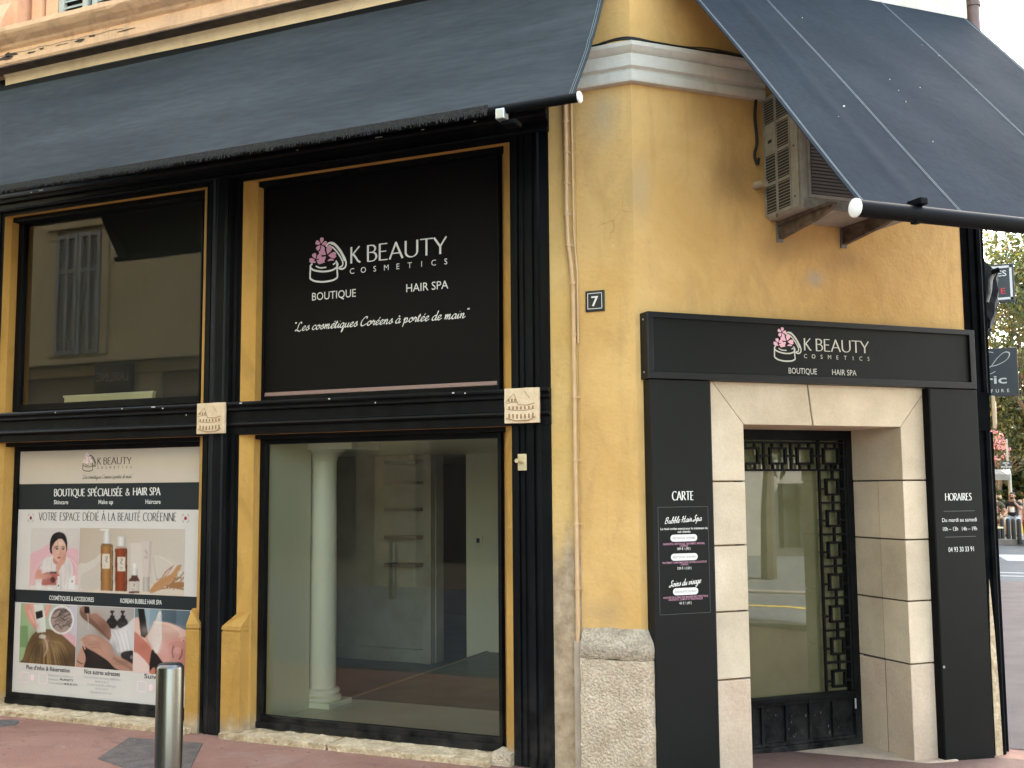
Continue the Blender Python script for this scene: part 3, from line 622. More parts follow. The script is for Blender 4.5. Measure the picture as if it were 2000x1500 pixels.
for x, z, L, H in ((-4.70,4.795,.20,.016),(-4.60,4.815,.14,.022),(-4.38,4.797,.10,.008),(-4.26,4.806,.06,.006),(-3.92,4.802,.10,.012),(-3.80,4.812,.07,.007),(-4.12,4.803,.14,.004),(-3.55,4.80,.2,.004),(-4.92,4.80,.1,.006)):
    pc.cut(); n = 15; pc.add([(x+L*(.5+(.5*(.55+.6*RNG.random()))*math.cos(q*2*math.pi/n)), -.2475, z+H*(.4+.9*RNG.random())*math.sin(q*2*math.pi/n)) for q in range(n)], [tuple(range(n))])
pc.cut(); ribbon(pc, [(-4.75+.06*k, 4.818+.003*math.sin(k*1.7)+.002*RNG.random()) for k in range(22)], .0028, d=-.247)
bp(pc, 'peeled_paint', mat('bare_dark_mortar', (.035,.025,.02), (.09,.06,.045), rough=.9, scale=40))
# string moulding on the pier and chamfer
prof = [(.02,3.95),(-.045,3.95),(-.048,3.962),(-.050,4.0),(-.036,4.012),(-.036,4.022),(-.056,4.035),(-.058,4.10),(-.050,4.106),(-.066,4.118),(-.086,4.14),(-.088,4.163),(-.06,4.17),(.02,4.175)]
bp(wrap(prof, x0=-.36, s1=.86), 'string_moulding', 'mould', bevel=.003)
# --- plinth block under the pier: bush-hammered shaft and cushion cap
def plinth(z0, z1, prof, nz):
    m = MB(); k = math.tan(RAD(22.5)); ns = 1
    rows = []
    for i in range(nz+1):
        z = z0+(z1-z0)*i/nz; d = prof(z)
        pts = [(-.326-min(0,d)*0,.02),(-.326, d)]+[(-.326+(-d*k+.326)*j/8, d) for j in range(1, 9)]
        pts += [TB((.075*j/3-d*0, d, 0))[:2] for j in range(1, 4)]+[TB((.075, .02, 0))[:2]]
        rows.append([(p[0], p[1], z) for p in pts])
    n = len(rows[0]); V = [p for r in rows for p in r]
    F = [(i*n+j, i*n+j+1, (i+1)*n+j+1, (i+1)*n+j) for i in range(nz) for j in range(n-1)]+[tuple(range(nz*n, nz*n+n))]
    m.add(V, F); return m
bp(plinth(.0, .785, lambda z: -.066, 12), 'plinth', 'plinth', rough=.0065, cell=.022, smooth=True)
bp(plinth(.785, .945, lambda z: -.072+.072*max(0, (z-.84)/.105)**1.6-(-.010 if z < .80 else 0), 10), 'plinth_cap', 'plinth_cap', rough=.008, cell=.022, smooth=True)

# --- door surround: limestone blocks with open joints
S = MB(TB); J = [0.02,.648,1.013,1.374,1.727]
G_ = .0045
def block(s0, s1, z0, z1, lo=False): (S).prism([(s0,-.022),(s1,-.022),(s1,.45),(s0,.45)], z0, z1)
def jamb(S_, a, b):
    for s0, s1, q in ((.448,.661,-1),(1.766,1.992,1)):
        S_.prism([(s0,-.022),(s1,-.022),(s1,.20),(s0,.20)], a+G_, b-G_)
        if q < 0: S_.prism([(s0,.2035),(s1-.003,.2035),(s1-.003,.45),(s0,.45)], a+G_, b-G_)
        else: S_.prism([(s0+.003,.2035),(s1,.2035),(s1,.45),(s0+.003,.45)], a+G_, b-G_)
for a, b in zip(J[1:-1], J[2:]): jamb(S, a, b)
for q in (0, 1):
    SL = MB(TB); jamb(SL, J[0], J[1]); SL.v = SL.v[q*16:q*16+16]; SL.f = SL.f[:12]; SL.m = SL.m[:12]; bp(SL, 'door_surround_base', 'stone_low', bevel=.006)
def yprism(P): S.prism(P, -.022, .45, 'y')
e = .0016
yprism([(.448,1.727+G_),(.661,1.727+G_),(.661,2.046),(.448,2.30)])
yprism([(1.766,1.727+G_),(1.992,1.727+G_),(1.992,2.30),(1.766,2.046)])
yprism([(.448+2*e,2.30),(.661+2*e,2.046),(1.127,2.046),(1.097,2.30)])
yprism([(1.106,2.30),(1.138,2.046),(1.766-2*e,2.046),(1.992-2*e,2.30)])
bp(S, 'door_surround', 'stone', bevel=.004)
mb = MB(TB)
mb.box(.462,.66,.0,.40,.0,2.2); mb.box(1.77,1.985,.0,.40,.0,2.2); mb.box(.462,1.98,.0,.40,2.052,2.29); bp(mb, 'mortar_joint', 'joint')
mb = MB(TB); mb.box(.40,2.02,-.10,1.0,-.2,.098); bp(mb, 'door_step', 'stone_low', bevel=.006)
mb = MB(TB)
for k in range(3): mb.box(1.80+.075*k+.004,1.875+.075*k-.004,-.16,-.10,.0,.085)
bp(mb, 'threshold_stone', 'sill', bevel=.008)
mb = MB(TB); mb.box(1.7665,1.7685,-.02,.45,0,0.01); 
# --- entrance door
D0 = .434
door = bp(MB(TB).box(.655,.70,D0,D0+.06,.098,2.05).box(1.722,1.772,D0,D0+.06,.098,2.05).box(.70,1.722,D0,D0+.06,1.985,2.05).box(.70,1.722,D0,D0+.06,.098,.135)
          .box(.70,1.722,D0-.004,D0+.05,.395,.425).box(1.702,1.722,D0+.004,D0+.05,.425,1.985), 'entrance_door', 'iron', bevel=.004)
mb = MB(TB); mb.box(.70,1.722,D0+.028,D0+.05,.135,.395)
for k in range(6):
    x = .70+.1725*k
    if k < 6: mb.box(x-.008,x+.008,D0+.008,D0+.03,.135,.395)
mb.box(.70,1.722,D0+.012,D0+.03,.372,.395); mb.box(.70,1.722,D0+.012,D0+.03,.135,.155); mb.build('kick_panel', M['iron'], door, bevel=.003)
mb = MB(TB); mb.quad((.70,D0+.04,.425),(1.702,D0+.04,.425),(1.702,D0+.04,1.985),(.70,D0+.04,1.985)); mb.build('door_pane', M['glass_door'], door)
g = MB(TB); b = .0065; ya, yb = D0+.004, D0+.022
def hbar(s0, s1, z): g.box(s0, s1, ya, yb, z-b, z+b)
def vbar(s, z0, z1): g.box(s-b, s+b, ya+.001, yb+.001, z0, z1)
def square(sc, zc, h=.048, v=None):
    if v:
        g.box(sc-h,sc+h,ya-.004,yb,zc+v-.010,zc+v+.004); g.box(sc-h,sc+h,ya-.004,yb,zc-v-.004,zc-v+.010)
        g.box(sc-h-.002,sc-h+.012,ya-.004,yb,zc-v,zc+v); g.box(sc+h-.012,sc+h+.002,ya-.004,yb,zc-v,zc+v); return
    g.box(sc-h,sc+h,ya-.004,yb,zc+h-.010,zc+h+.004); g.box(sc-h,sc+h,ya-.004,yb,zc-h-.004,zc-h+.010)
    g.box(sc-h-.002,sc-h+.012,ya-.004,yb,zc-h,zc+h); g.box(sc+h-.012,sc+h+.002,ya-.004,yb,zc-h,zc+h)
hbar(.70,1.70,1.797); hbar(.70,1.70,1.968); vbar(1.518,.43,1.985)
for sc in (.81,1.01,1.21,1.41,1.61):
    square(sc, 1.885, .060, .050); vbar(sc+.10, 1.797, 1.968) if sc < 1.5 else None
    vbar(sc-.035,1.937,1.968); vbar(sc+.035,1.797,1.833); vbar(sc+.035,1.937,1.968); vbar(sc-.035,1.797,1.833)
    hbar(sc+.048,sc+.10,1.885) ; hbar(sc-.10,sc-.048,1.885)
for k in range(7):
    zc = 1.690-.1975*k
    square(1.612, zc, .050); vbar(1.618, zc+.05, zc+.148); hbar(1.518,1.562,zc-.012); hbar(1.662,1.705,zc-.012); hbar(1.518,1.70,zc-.0985)
g.build('grille', M['iron'], door)
mb = MB(TB)
for i in range(26):
    q = RNG.random(); x = 1.27+.03*RNG.normal() if q < .45 else (1.57+.035*RNG.normal() if q < .75 else .98+.6*RNG.random()); z = .17+.20*RNG.random()**1.6; L, H = .002+.004*RNG.random(), .004+.016*RNG.random()**2
    mb.cut(); mb.quad((x,D0+.0068 if abs((x-.70+.0863)%.1725-.0863) < .012 else D0+.0268,z),(x+L,D0+.0268,z+.002),(x+L*.7,D0+.0268,z+H),(x-L*.2,D0+.0268,z+H*.8))
mb.cuts = []; sc_ = mb.build('paint_scuff', mat('pale_scuff', (.05,.047,.042), (.16,.15,.13), rough=.9, scale=60), door, recalc=False); sc_['kind'] = 'stuff'
mb = MB(TB); mb.tube([(1.712,D0-.012,.32),(1.712,D0-.012,.38)], .006); mb.build('hinge', M['alu'], door)
# dim lobby behind the door
mb = MB(TB); mb.box(.3,2.1,D0+.06,1.6,-.05,2.35); bp(mb, 'lobby', 'int_grey')

# --- black timber shopfront
def pilaster(x0, x1, z0, z1, ribs):
    P = [(x0,.10)]+[(x0+(x1-x0)*u, d) for u, d in ribs]+[(x1,.10)]
    m = MB(); m.prism(P, z0, z1); return m
mid = [(0,0),(.09,0),(.10,-.014),(.17,-.014),(.185,-.004),(.23,-.004),(.25,-.032),(.33,-.036),(.36,-.028),(.40,-.036),(.60,-.036),(.64,-.028),(.67,-.036),(.75,-.032),(.77,-.004),(.81,-.004),(.825,-.014),(.90,-.014),(.91,0),(1,0)]
edge = [(0,0),(.10,0),(.11,-.015),(.20,-.015),(.22,0),(.26,0),(.28,-.022),(.36,-.022),(.38,-.012),(.42,-.012),(.44,-.026),(.60,-.026),(.62,-.008),(.66,-.008),(.68,-.026),(.74,-.026),(.78,-.012),(1,-.012)]
bp(pilaster(-5.14,-4.81,.12,2.066,mid), 'pilaster', 'black'); bp(pilaster(-5.14,-4.81,2.262,3.745,mid), 'pilaster', 'black')
bp(pilaster(-2.95,-2.655,.12,2.066,mid), 'pilaster', 'black'); bp(pilaster(-2.95,-2.655,2.262,3.745,mid), 'pilaster', 'black')
bp(pilaster(-.745,-.502,.10,2.066,edge), 'pilaster', 'black'); bp(pilaster(-.745,-.502,2.262,3.745,edge), 'pilaster', 'black')
tp = [(.10,2.262),(-.045,2.262),(-.05,2.252),(-.05,2.240),(-.038,2.232),(-.034,2.222),(-.040,2.214),(-.040,2.207),(-.022,2.200),(-.022,2.136),(-.036,2.128),(-.040,2.116),(-.034,2.108),(-.018,2.100),(-.018,2.052),(.10,2.052)]
mb = MB(); mb.prism(tp, -5.16, -.498, 'x'); bp(mb, 'transom', 'black', bevel=.002)
fp = [(.10,3.716),(.0,3.716),(-.002,3.742),(-.03,3.746),(-.034,3.76),(-.020,3.772),(-.020,3.800),(-.042,3.808),(-.045,3.828),(-.058,3.838),(-.058,3.856),(-.040,3.87),(-.040,4.36),(-.07,4.38),(-.07,4.42),(.10,4.42)]
mb = MB(); mb.prism(fp, -5.16, -.494, 'x'); bp(mb, 'fascia', 'black', bevel=.002)
# pale scuffs where paint has chipped off the mouldings
mb = MB()
for px, py, dd, ww, hh in ((1016,0,0,0,0),):
    pass
for x, z, L in ((-1.95,2.251,.012),(-1.10,2.251,.014),(-1.02,2.246,.008),(-3.34,2.252,.03),(-3.25,2.24,.012),(-3.60,2.251,.01),(-4.2,2.245,.008),(-2.62,2.25,.02),(-1.62,2.215,.006),(-3.05,2.19,.006),(-2.83,2.258,.014)):
    mb.cut(); mb.box(x, x+L, -.0515, -.049, z-.003, z+.005)
for x, z, L in ((-1.62,3.845,.05),(-1.30,3.849,.02),(-4.5,3.846,.016),(-4.42,3.85,.04),(-2.2,3.845,.012),(-.95,3.848,.016)):
    mb.cut(); mb.box(x, x+L, -.0595, -.057, z, z+.006)
bp(mb, 'chipped_paint', 'ivory')
# ochre reveals of the four openings
def reveal(x0, x1, z0, z1, lx0, lx1, fx0, fx1, ft, fb):
    m = MB()
    a = [(x0,-.001),(lx0,.040),(fx0,.155)]; b = [(x1,-.001),(lx1,.040),(fx1,.155)]
    for P, sg in ((a,1),(b,-1)):
        for p, q in zip(P[:-1], P[1:]): m.quad((p[0],p[1],z0),(q[0],q[1],z0),(q[0],q[1],z1),(p[0],p[1],z1))
    m.quad((x0,-.001,z1),(x1,-.001,z1),(lx1,.048,z1),(lx0,.048,z1))
    m.quad((x0,-.001,z0),(x1,-.001,z0),(fx1,.155,fb),(fx0,.155,fb))
    return m
OP = {'u2': (-2.655,-.745,2.262,3.7155,-2.570,-.800,-2.572,-.864,3.722,2.272), 'l2': (-2.655,-.745,.165,2.0515,-2.570,-.800,-2.572,-.864,2.042,.20),
      'u1': (-4.81,-2.95,2.262,3.7155,-4.785,-3.005,-4.79,-3.071,3.737,2.282), 'l1': (-4.81,-2.95,.165,2.0515,-4.775,-3.005,-4.745,-3.051,2.042,.20)}
for k in OP:
    bp(reveal(*OP[k]), 'window_reveal', 'ochre_trim'); q = OP[k]
    hd_ = .028 if k[0] == 'l' else .034
    bp(MB().box(q[4]+.004,q[5]-.004,.046,.104,q[3]-hd_,q[3]+.02), 'window_header', 'black', bevel=.003)
def kicker(P0, P1, P2, P3):
    """stepped ochre base of a reveal: shaft, groove and sloping top"""
    m = MB(); m.prism([P0,P1,P2,P3], .14, .812)
    q = lambda t: [(a[0]+(b[0]-a[0])*t, a[1]+(b[1]-a[1])*t) for a, b in zip((P0,P1,P2,P3), ((P2[0]*.5+P3[0]*.5,.0),(P2[0]*.8+P1[0]*.2,.045),P2,P3))]
    r0, r1, r2 = q(-.02), q(.0), q(1.0)
    for a, za, b, zb in ((q(.06),.812,q(.06),.822),(q(-.03),.822,q(0),.845),(q(0),.845,q(1),.935)):
        V = [(p[0],p[1],za) for p in a]+[(p[0],p[1],zb) for p in b]
        m.add(V, [(i,(i+1)%4,4+(i+1)%4,4+i) for i in range(4)]+[(0,1,2,3),(4,5,6,7)])
    return m
bp(kicker((-2.738,-.040),(-2.590,-.044),(-2.570,.15),(-2.70,.12)), 'reveal_base', 'ochre_trim', bevel=.004)
bp(kicker((-2.915,-.040),(-3.018,-.044),(-3.055,.15),(-2.95,.12)), 'reveal_base', 'ochre_trim', bevel=.004)
# windows: frame and pane
def window(x0, x1, z0, z1, wl, wr, wb, wt, d=.105, pane='glass'):
    m = MB(); dd = d+.05
    m.box(x0,x0+wl,d,dd,z0,z1); m.box(x1-wr,x1,d,dd,z0,z1); m.box(x0+wl,x1-wr,d,dd,z1-wt,z1); m.box(x0+wl,x1-wr,d,dd,z0,z0+wb)
    if wb > .05: m.box(x0+.004,x1-.004,d-.012,d+.002,z0+.003,z0+wb*.55)
    f = bp(m, 'shop_window', 'black', bevel=.003)
    p = MB(); p.quad((x0+wl,d+.025,z0+wb),(x1-wr,d+.025,z0+wb),(x1-wr,d+.025,z1-wt),(x0+wl,d+.025,z1-wt)); p.build('pane', M[pane], f)
    return f
window(-2.572,-.864,.205,2.042,.040,.020,.078,.050)
window(-4.79,-3.071,2.282,3.737,.052,.012,.050,.055)
window(-2.572,-.868,2.272,3.722,.018,.012,.03,.02, pane='glass_film')
window(-4.75,-3.045,.205,2.042,.045,.008,.078,.052, pane='glass_film')
# stone sills
for a, b in ((-2.70,-1.915),(-1.905,-.855),(-4.92,-3.905),(-3.895,-2.96)):
    mb = MB(); mb.box(a,b,-.105,.12,.10,.207); bp(mb, 'window_sill', 'sill', bevel=.008, rough=.010, cell=.025)
mb = MB(); mb.box(-.86,-.745,-.05,.1,.1,.24); bp(mb, 'pier_base', 'plinth', rough=.006, cell=.03)

# --- inside the shop
mb = MB(); mb.box(-5.0,-.2,.16,.9,2.08,2.24); bp(mb, 'interior_beam', 'int_white')
mb = MB(); mb.quad((-9,.16,2.02),(-.2,.16,2.02),(-.2,7,2.02),(-9,7,2.02)); bp(mb, 'interior_ceiling', 'int_white')
mb = MB(); mb.quad((-9,.16,.08),(-.2,.16,.08),(-.2,7,.08),(-9,7,.08)); bp(mb, 'interior_floor', 'int_floor')
mb = MB(); mb.box(-9,-3.05,3.45,3.6,.08,2.02); bp(mb, 'interior_wall', 'int_grey')
mb = MB(); mb.box(-9,-3.1,3.40,3.449,.08,.20); mb.box(-3.14,-3.06,3.36,3.449,.08,2.02); bp(mb, 'skirting', 'int_grey')
sh = MB()
for z in (.97,1.23,1.49,1.74,1.93):
    sh.cut(); sh.box(-3.50,-3.15,3.25,3.449,z,z+.032)
bp(sh, 'wall_shelf', 'shelf')
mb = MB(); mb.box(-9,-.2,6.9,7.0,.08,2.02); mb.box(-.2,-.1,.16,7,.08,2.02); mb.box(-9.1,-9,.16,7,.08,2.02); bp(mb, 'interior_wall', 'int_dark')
mb = MB(); mb.box(-2.72,-.25,3.42,3.5,.08,2.02); bp(mb, 'interior_partition', 'int_white')
mb = MB(); mb.lathe([(.0,1.30),(.028,1.30),(.028,1.301),(.0,1.302)], (0,0)); 
mb = MB(); mb.box(-2.63,-2.55,3.405,3.42,1.17,1.27); bp(mb, 'switch_plate', 'int_white', bevel=.003)
mb = MB(); mb.box(-2.605,-2.575,3.398,3.406,1.20,1.24); bp(mb, 'switch_button', 'int_dark')
mb = MB(); mb.box(-5.0,-2.555,.16,.66,.08,2.02); bp(mb, 'interior_side_wall', 'int_white')
mb = MB(); mb.prism([(-2.555,.16),(-.25,.16),(-.25,1.05),(-2.36,1.05),(-2.555,1.00)], .085, .225); bp(mb, 'display_platform', 'marble', bevel=.004)
mb = MB(); mb.box(-2.50,-.25,1.052,3.41,.085,.218); bp(mb, 'rear_platform', mat('brown_floor_stone', (.13,.15,.10), (.20,.215,.15), rough=.5, scale=4, detail=8))
mb = MB(); mb.box(-2.512,-2.488,1.06,3.40,.20,.228); bp(mb, 'platform_edge', 'wood_edge')
colm = empty('column', (-2.50,.80,.22), 'white round column on a moulded base inside the empty shop window', 'column')
mb = MB(); mb.lathe([(.098,.34),(.098,1.0),(.091,1.86),(.091,1.90)], (-2.545,.80), 40); mb.build('shaft', M['colwhite'], colm, smooth=True)
mb = MB(); mb.box(-2.69,-2.395,.665,.95,.222,.258); mb.lathe([(.128,.258),(.137,.268),(.137,.282),(.127,.294),(.118,.300),(.118,.308),(.126,.314),(.126,.328),(.114,.338),(.100,.344)], (-2.545,.80), 40); mb.build('base', M['colwhite'], colm, smooth=True)
mb = MB(); mb.lathe([(.093,1.895),(.098,1.905),(.102,1.925),(.125,1.95),(.145,1.96),(.145,1.985)], (-2.545,.80), 40); mb.box(-2.70,-2.20,.62,.98,1.972,2.019); mb.build('capital', M['colwhite'], colm, smooth=True)
# upper windows: opaque dark backing painted as the unlit room and a pale box standing on the inner sill
mb = MB(); mb.box(-5.0,-.75,.20,2.6,2.265,3.95); bp(mb, 'dark_backing', 'int_dark')
cb = empty('storage_box', (-3.95,.3,2.33), 'pale cream long box standing inside the window above the poster', 'box')
x0, z0 = A(131,789,.19); x1, z1 = A(303,768,.19)
mb = MB(); mb.box(x0,x1,.162,.197,2.30,2.372); mb.build('body', mat('cream_board', (.80,.75,.50), rough=.6), cb, bevel=.003)
mb = MB(); mb.box(x0-.012,x1+.004,.160,.199,2.372,2.387); mb.build('lid', mat('cream_board_lid', (.86,.82,.60), rough=.6), cb, bevel=.003)
# --- corner pilaster at the far end of the chamfer, and the facade running away from it
def cpil(z0, z1, k=0):
    m = MB(TB); P = [(2.315,-.004),(2.36,-.008),(2.365,-.02),(2.40,-.02),(2.405,-.004),(2.425,-.004),(2.43,-.02),(2.455,-.022)]
    C_ = [(1.757,1.76),(1.757,1.84),(1.772,1.85),(1.772,1.95),(1.757,1.96),(1.757,2.05),(1.62,2.05)]
    inv = lambda p: (p[0]*C45+p[1]*S45, -p[0]*S45+p[1]*C45)
    m.prism(P+[inv(c) for c in C_]+[(2.35,.12)], z0, z1); return m
bp(cpil(-.1,2.03), 'corner_pilaster', 'black_matt'); bp(cpil(2.27,4.6), 'corner_pilaster', 'black_matt')
bp(MB(TB).box(2.33,2.462,-.03,.1,2.03,2.27), 'corner_pilaster', 'black_matt', bevel=.003)
mb = MB(TB)
mb.prism([(2.375,-.02),(2.432,-.02),(2.424,.45),(2.412,.80),(2.398,1.0),(2.390,1.12),(2.384,1.0),(2.375,.70)], -.0275, -.0230, 'y'); bp(mb, 'bare_stone_strip', 'sill')
mb = MB(); mb.box(1.60,1.70,2.06,28,-.2,4.4); bp(mb, 'far_shopfront', 'black_matt')
for k2 in range(7):
    y0 = 2.5+3.6*k2
    f_ = bp(MB().box(1.70,1.735,y0,y0+.08,.35,3.3).box(1.70,1.735,y0+2.9,y0+2.98,.35,3.3).box(1.70,1.735,y0+.08,y0+2.9,3.22,3.3).box(1.70,1.735,y0+.08,y0+2.9,.35,.45).box(1.70,1.73,y0+.08,y0+2.9,2.1,2.18), 'far_window', 'black_matt')
    MB().quad((1.706,y0+.08,.45),(1.706,y0+2.9,.45),(1.706,y0+2.9,3.22),(1.706,y0+.08,3.22)).build('pane', M['winglass'], f_)
# rear wall and left end so that no light leaks in
mb = MB(); mb.box(-44,1.6,33.9,34,-.2,4.9); mb.box(-44,-43.95,.02,33.9,-.2,4.9); mb.box(-43.9,-.3,.25,33.9,4.55,4.75)
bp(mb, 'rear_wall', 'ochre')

# ================================================================== AWNINGS
def awning(T, s0, s1, top, bot, fab, root, sag, seams, hem_r, cap_r, hemmed=True, over=.025):
    """sloping canvas from the wall cassette down to a round front bar"""
    def P(u, v, off=0.):
        s = s0+(s1-s0)*u
        d = top[0]+(bot[0]-top[0])*v; z = top[1]+(bot[1]-top[1])*v
        k = math.sin(math.pi*v); z -= sag*k; d += sag*.5*k
        wv = .006*math.sin(9*u+4*v)+.004*math.sin(23*u-7*v)+.012*math.sin(3.1*u+1.3)*math.sin(math.pi*v)
        wv += .5*sag*(k > 2); rr_ = .010*math.exp(-((u-.135-.01*v)/.010)**2)*min(1, 3*k) if s1 > 1 else .006*math.exp(-((v-.62-.05*math.sin(5*u))/.02)**2)+.004*math.sin(60*v+9*u)*math.exp(-((u-.3)/.4)**2)
        z += wv*k+off*.7+rr_; d -= off*.6+rr_*.7
        return (s, d, z)
    m = MB(T); m.grid(lambda u, v: P(u, v, .0), 60, 26); m.grid(lambda u, v: P(u, v, -.004), 60, 26)
    fabric = m.build('canopy', fab, root, smooth=2, recalc=False)
    b = MB(T); r = hem_r; path = [(s0+(s1-s0)*i/20-(0), bot[0]-.004, bot[1]-r*.6) for i in range(21)]
    path[0] = (s0-over, *path[0][1:]); path[-1] = (s1+over, *path[-1][1:]); b.tube(path, r, 18)
    bar = b.build('front_bar', M['bar'], root, smooth=True)
    for sx in (s0-over, s1+over):
        c = MB(T); sg = -1 if sx < s1 else 1; c.tube([(sx+sg*.001, bot[0]-.004, bot[1]-r*.6),(sx+sg*.008, bot[0]-.004, bot[1]-r*.6),(sx+sg*.014, bot[0]-.004, bot[1]-r*.6)], [cap_r, cap_r, cap_r*.8], 18)
        c.build('end_cap', M['white_pl'], bar, smooth=True)
    t = MB(T)
    for u, wd in seams:
        t.cut()
        for o in (-wd, wd):
            for j in range(26):
                a, c2 = P(u+o, j/26, .004), P(u+o, (j+1)/26, .004); h = .0016
                t.quad((a[0]-h,a[1],a[2]),(a[0]+h,a[1],a[2]),(c2[0]+h,c2[1],c2[2]),(c2[0]-h,c2[1],c2[2]))
    if seams: t.build('seam', M['thread'], root, recalc=False)
    return fabric, P
awA = empty('awning', (-2.4, 0, 4.6), 'long slate grey canvas awning with a frayed hem over the two shop windows', 'awning')
TOPA, BOTA = (-.13, 4.655), (-.80, 3.615)
fa, PA_ = awning(TA, -4.735, -.045, TOPA, BOTA, M['fabricA'], awA, .03, [(.9955,.0012)], .024, .030)
mb = MB(); mb.box(-4.74,-.10,-.16,-.0,4.555,4.64); mb.build('cassette', M['bar'], awA, bevel=.01)
# frayed canvas hem hanging in front of the bar
h = MB(); n = 420
for i in range(n):
    x = -4.75+(4.25)*i/n; L = .018+.018*RNG.random(); wx = 4.25/n*(.5+.7*RNG.random())
    zt = BOTA[1]+.012; y = BOTA[0]-.031
    h.quad((x,y+.004,zt),(x+wx,y+.004,zt),(x+wx*.8,y,zt-L-.022),(x+wx*.2,y,zt-L-.022))
h.box(-4.75,-.5,BOTA[0]-.029,BOTA[0]-.025,BOTA[1]-.022,BOTA[1]+.014)
h.build('hem', M['hem'], fa, recalc=False)
for x in (-.42,-4.6):
    m = MB(); m.tube([(x,-.06,4.42),(x+.0,-.45,3.95),(x,-.78,3.585)], .016, 8); m.build('arm', M['bar'], awA, smooth=True)
m = MB(); m.box(-.455,-.405,-.835,-.78,3.545,3.60); m.build('clamp', M['alu'], awA, bevel=.006)
m = MB(); m.box(-.44,-.36,-.80,-.72,3.525,3.55); m.build('clamp_plate', M['bar'], awA, bevel=.006)
awB = empty('awning', TB((1.3, 0, 4.6)), 'steep navy canvas awning with pale stitched seams over the chamfered door corner', 'awning')
TOPB, BOTB = (-.05, 4.712), (-1.68, 2.852)
fb, PB_ = awning(TB, .160, 2.36, TOPB, BOTB, M['fabricB'], awB, .0, [(.010,.0016),(.245,.0022),(.69,.0022),(.985,.0016)], .036, .040)
mb = MB(TB); mb.box(.17,2.36,-.07,-.0,4.585,4.66); mb.build('cassette', M['bar'], awB, bevel=.008)
m = MB(TB)
for sx in (.24, 2.25): m.tube([(sx,-.02,3.9),(sx+.02,-.8,3.35),(sx+.0,-1.66,2.80)], .018, 8)
m = MB(TB); m.box(.425,.465,-1.735,-1.65,2.862,2.892); m.box(.43,.46,-1.70,-1.66,2.79,2.87); m.build('clamp', M['bar'], awB, bevel=.006)
sp = MB(TB)
for i in range(15):
    u = .12+.8*RNG.random(); v = .12+.75*RNG.random(); c = PB_(u, v, .003); q = .0012+.0022*RNG.random()*(1 if i%5 else 2.4)
    sp.cut(); sp.add([(c[0]+q*math.cos(k*1.047),c[1]-q*.5*math.sin(k*1.047),c[2]+q*.9*math.sin(k*1.047)) for k in range(6)], [tuple(range(6))])
sp.build('dropping', M['white'], fb, recalc=False)

# ================================================================== SIGNS
def sign_thing(name, loc, label, cat='sign'): return empty(name, loc, label, cat)
# --- black board filling the right upper window
wsb = sign_thing('window_sign', (-1.7, .12, 2.28), 'black board with white and pink lettering filling the shop window above the white column')
mb = MB(); mb.box(-2.553,-.881,.118,.128,2.303,3.701); mb.build('panel', M['board'], wsb)
mb = MB(); mb.box(-2.545,-.885,.108,.1175,2.303,2.327); mb.build('bottom_trim', M['trimpink'], wsb, bevel=.002)
DF = .1175
def AX(px, py): return A(px, py, DF)
ink, pk = MB(), MB()
u0, _ = AX(605, 556); u1, _ = AX(875, 530); _, v0 = AX(605, 554.5)
emblem(ink, pk, u0, v0, u1-u0, DF)
for s, p, q in (('BOUTIQUE', (609.5,586.5), (695,580)), ('HAIR SPA', (793.5,570.5), (875.5,563.5))):
    a, za = AX(*p); b, zb = AX(*q); put_text(ink, s, a, (za+zb)/2, width=b-a, cap=.052, d=DF)
a, za = AX(572, 647); b, zb = AX(913, 619)
put_script(ink, '“Les cosmétiques Coréens à portée de main”', a, (za+zb)/2-.002, (b-a)*1.0, .0285, DF, T=.31, t=.125)
ink.build('lettering', M['white'], wsb, recalc=False); pk.build('blossom_emblem', M['pink'], wsb, recalc=False)
# --- fascia sign over the door
fs = sign_thing('fascia_sign', TB((1.17, -.05, 2.28)), 'wide anthracite fascia sign with the shop name above the door')
mb = MB(TB); mb.box(.027,2.303,-.075,-.001,2.283,2.648); mb.build('sign_box', M['black_panel'], fs, bevel=.003)
mb = MB(TB)
for q in ((.027,2.303,2.283,2.322),(.027,2.303,2.616,2.648),(.027,.060,2.322,2.616),(2.262,2.303,2.322,2.616)): mb.box(q[0],q[1],-.092,-.0755,q[2],q[3])
mb.build('sign_rim', M['black_rim'], fs, bevel=.003)
DS = -.0765
def BX(px, py): return B(px, py, DS)
ink, pk = MB(TB), MB(TB)
u0, _ = BX(1512.5, 700); u1, _ = BX(1699, 700); _, v0 = BX(1525, 706)
emblem(ink, pk, u0, v0, u1-u0, DS, lw=.012)
for s, p, q in (('BOUTIQUE', (1540.5,729), (1595.5,731.5)), ('HAIR SPA', (1625.5,732), (1673,734))):
    a, za = BX(*p); b, zb = BX(*q); put_text(ink, s, a, (za+zb)/2, width=b-a, cap=.034, d=DS)
ink.build('lettering', M['ivory'], fs, recalc=False); pk.build('blossom_emblem', M['pinkB'], fs, recalc=False)
mb = MB(TB)
for q in (2.32,2.61): mb.tube([(.0255,-.04,q),(.0265,-.04,q)], .006, 8)
mb.build('screw', M['alu'], fs)
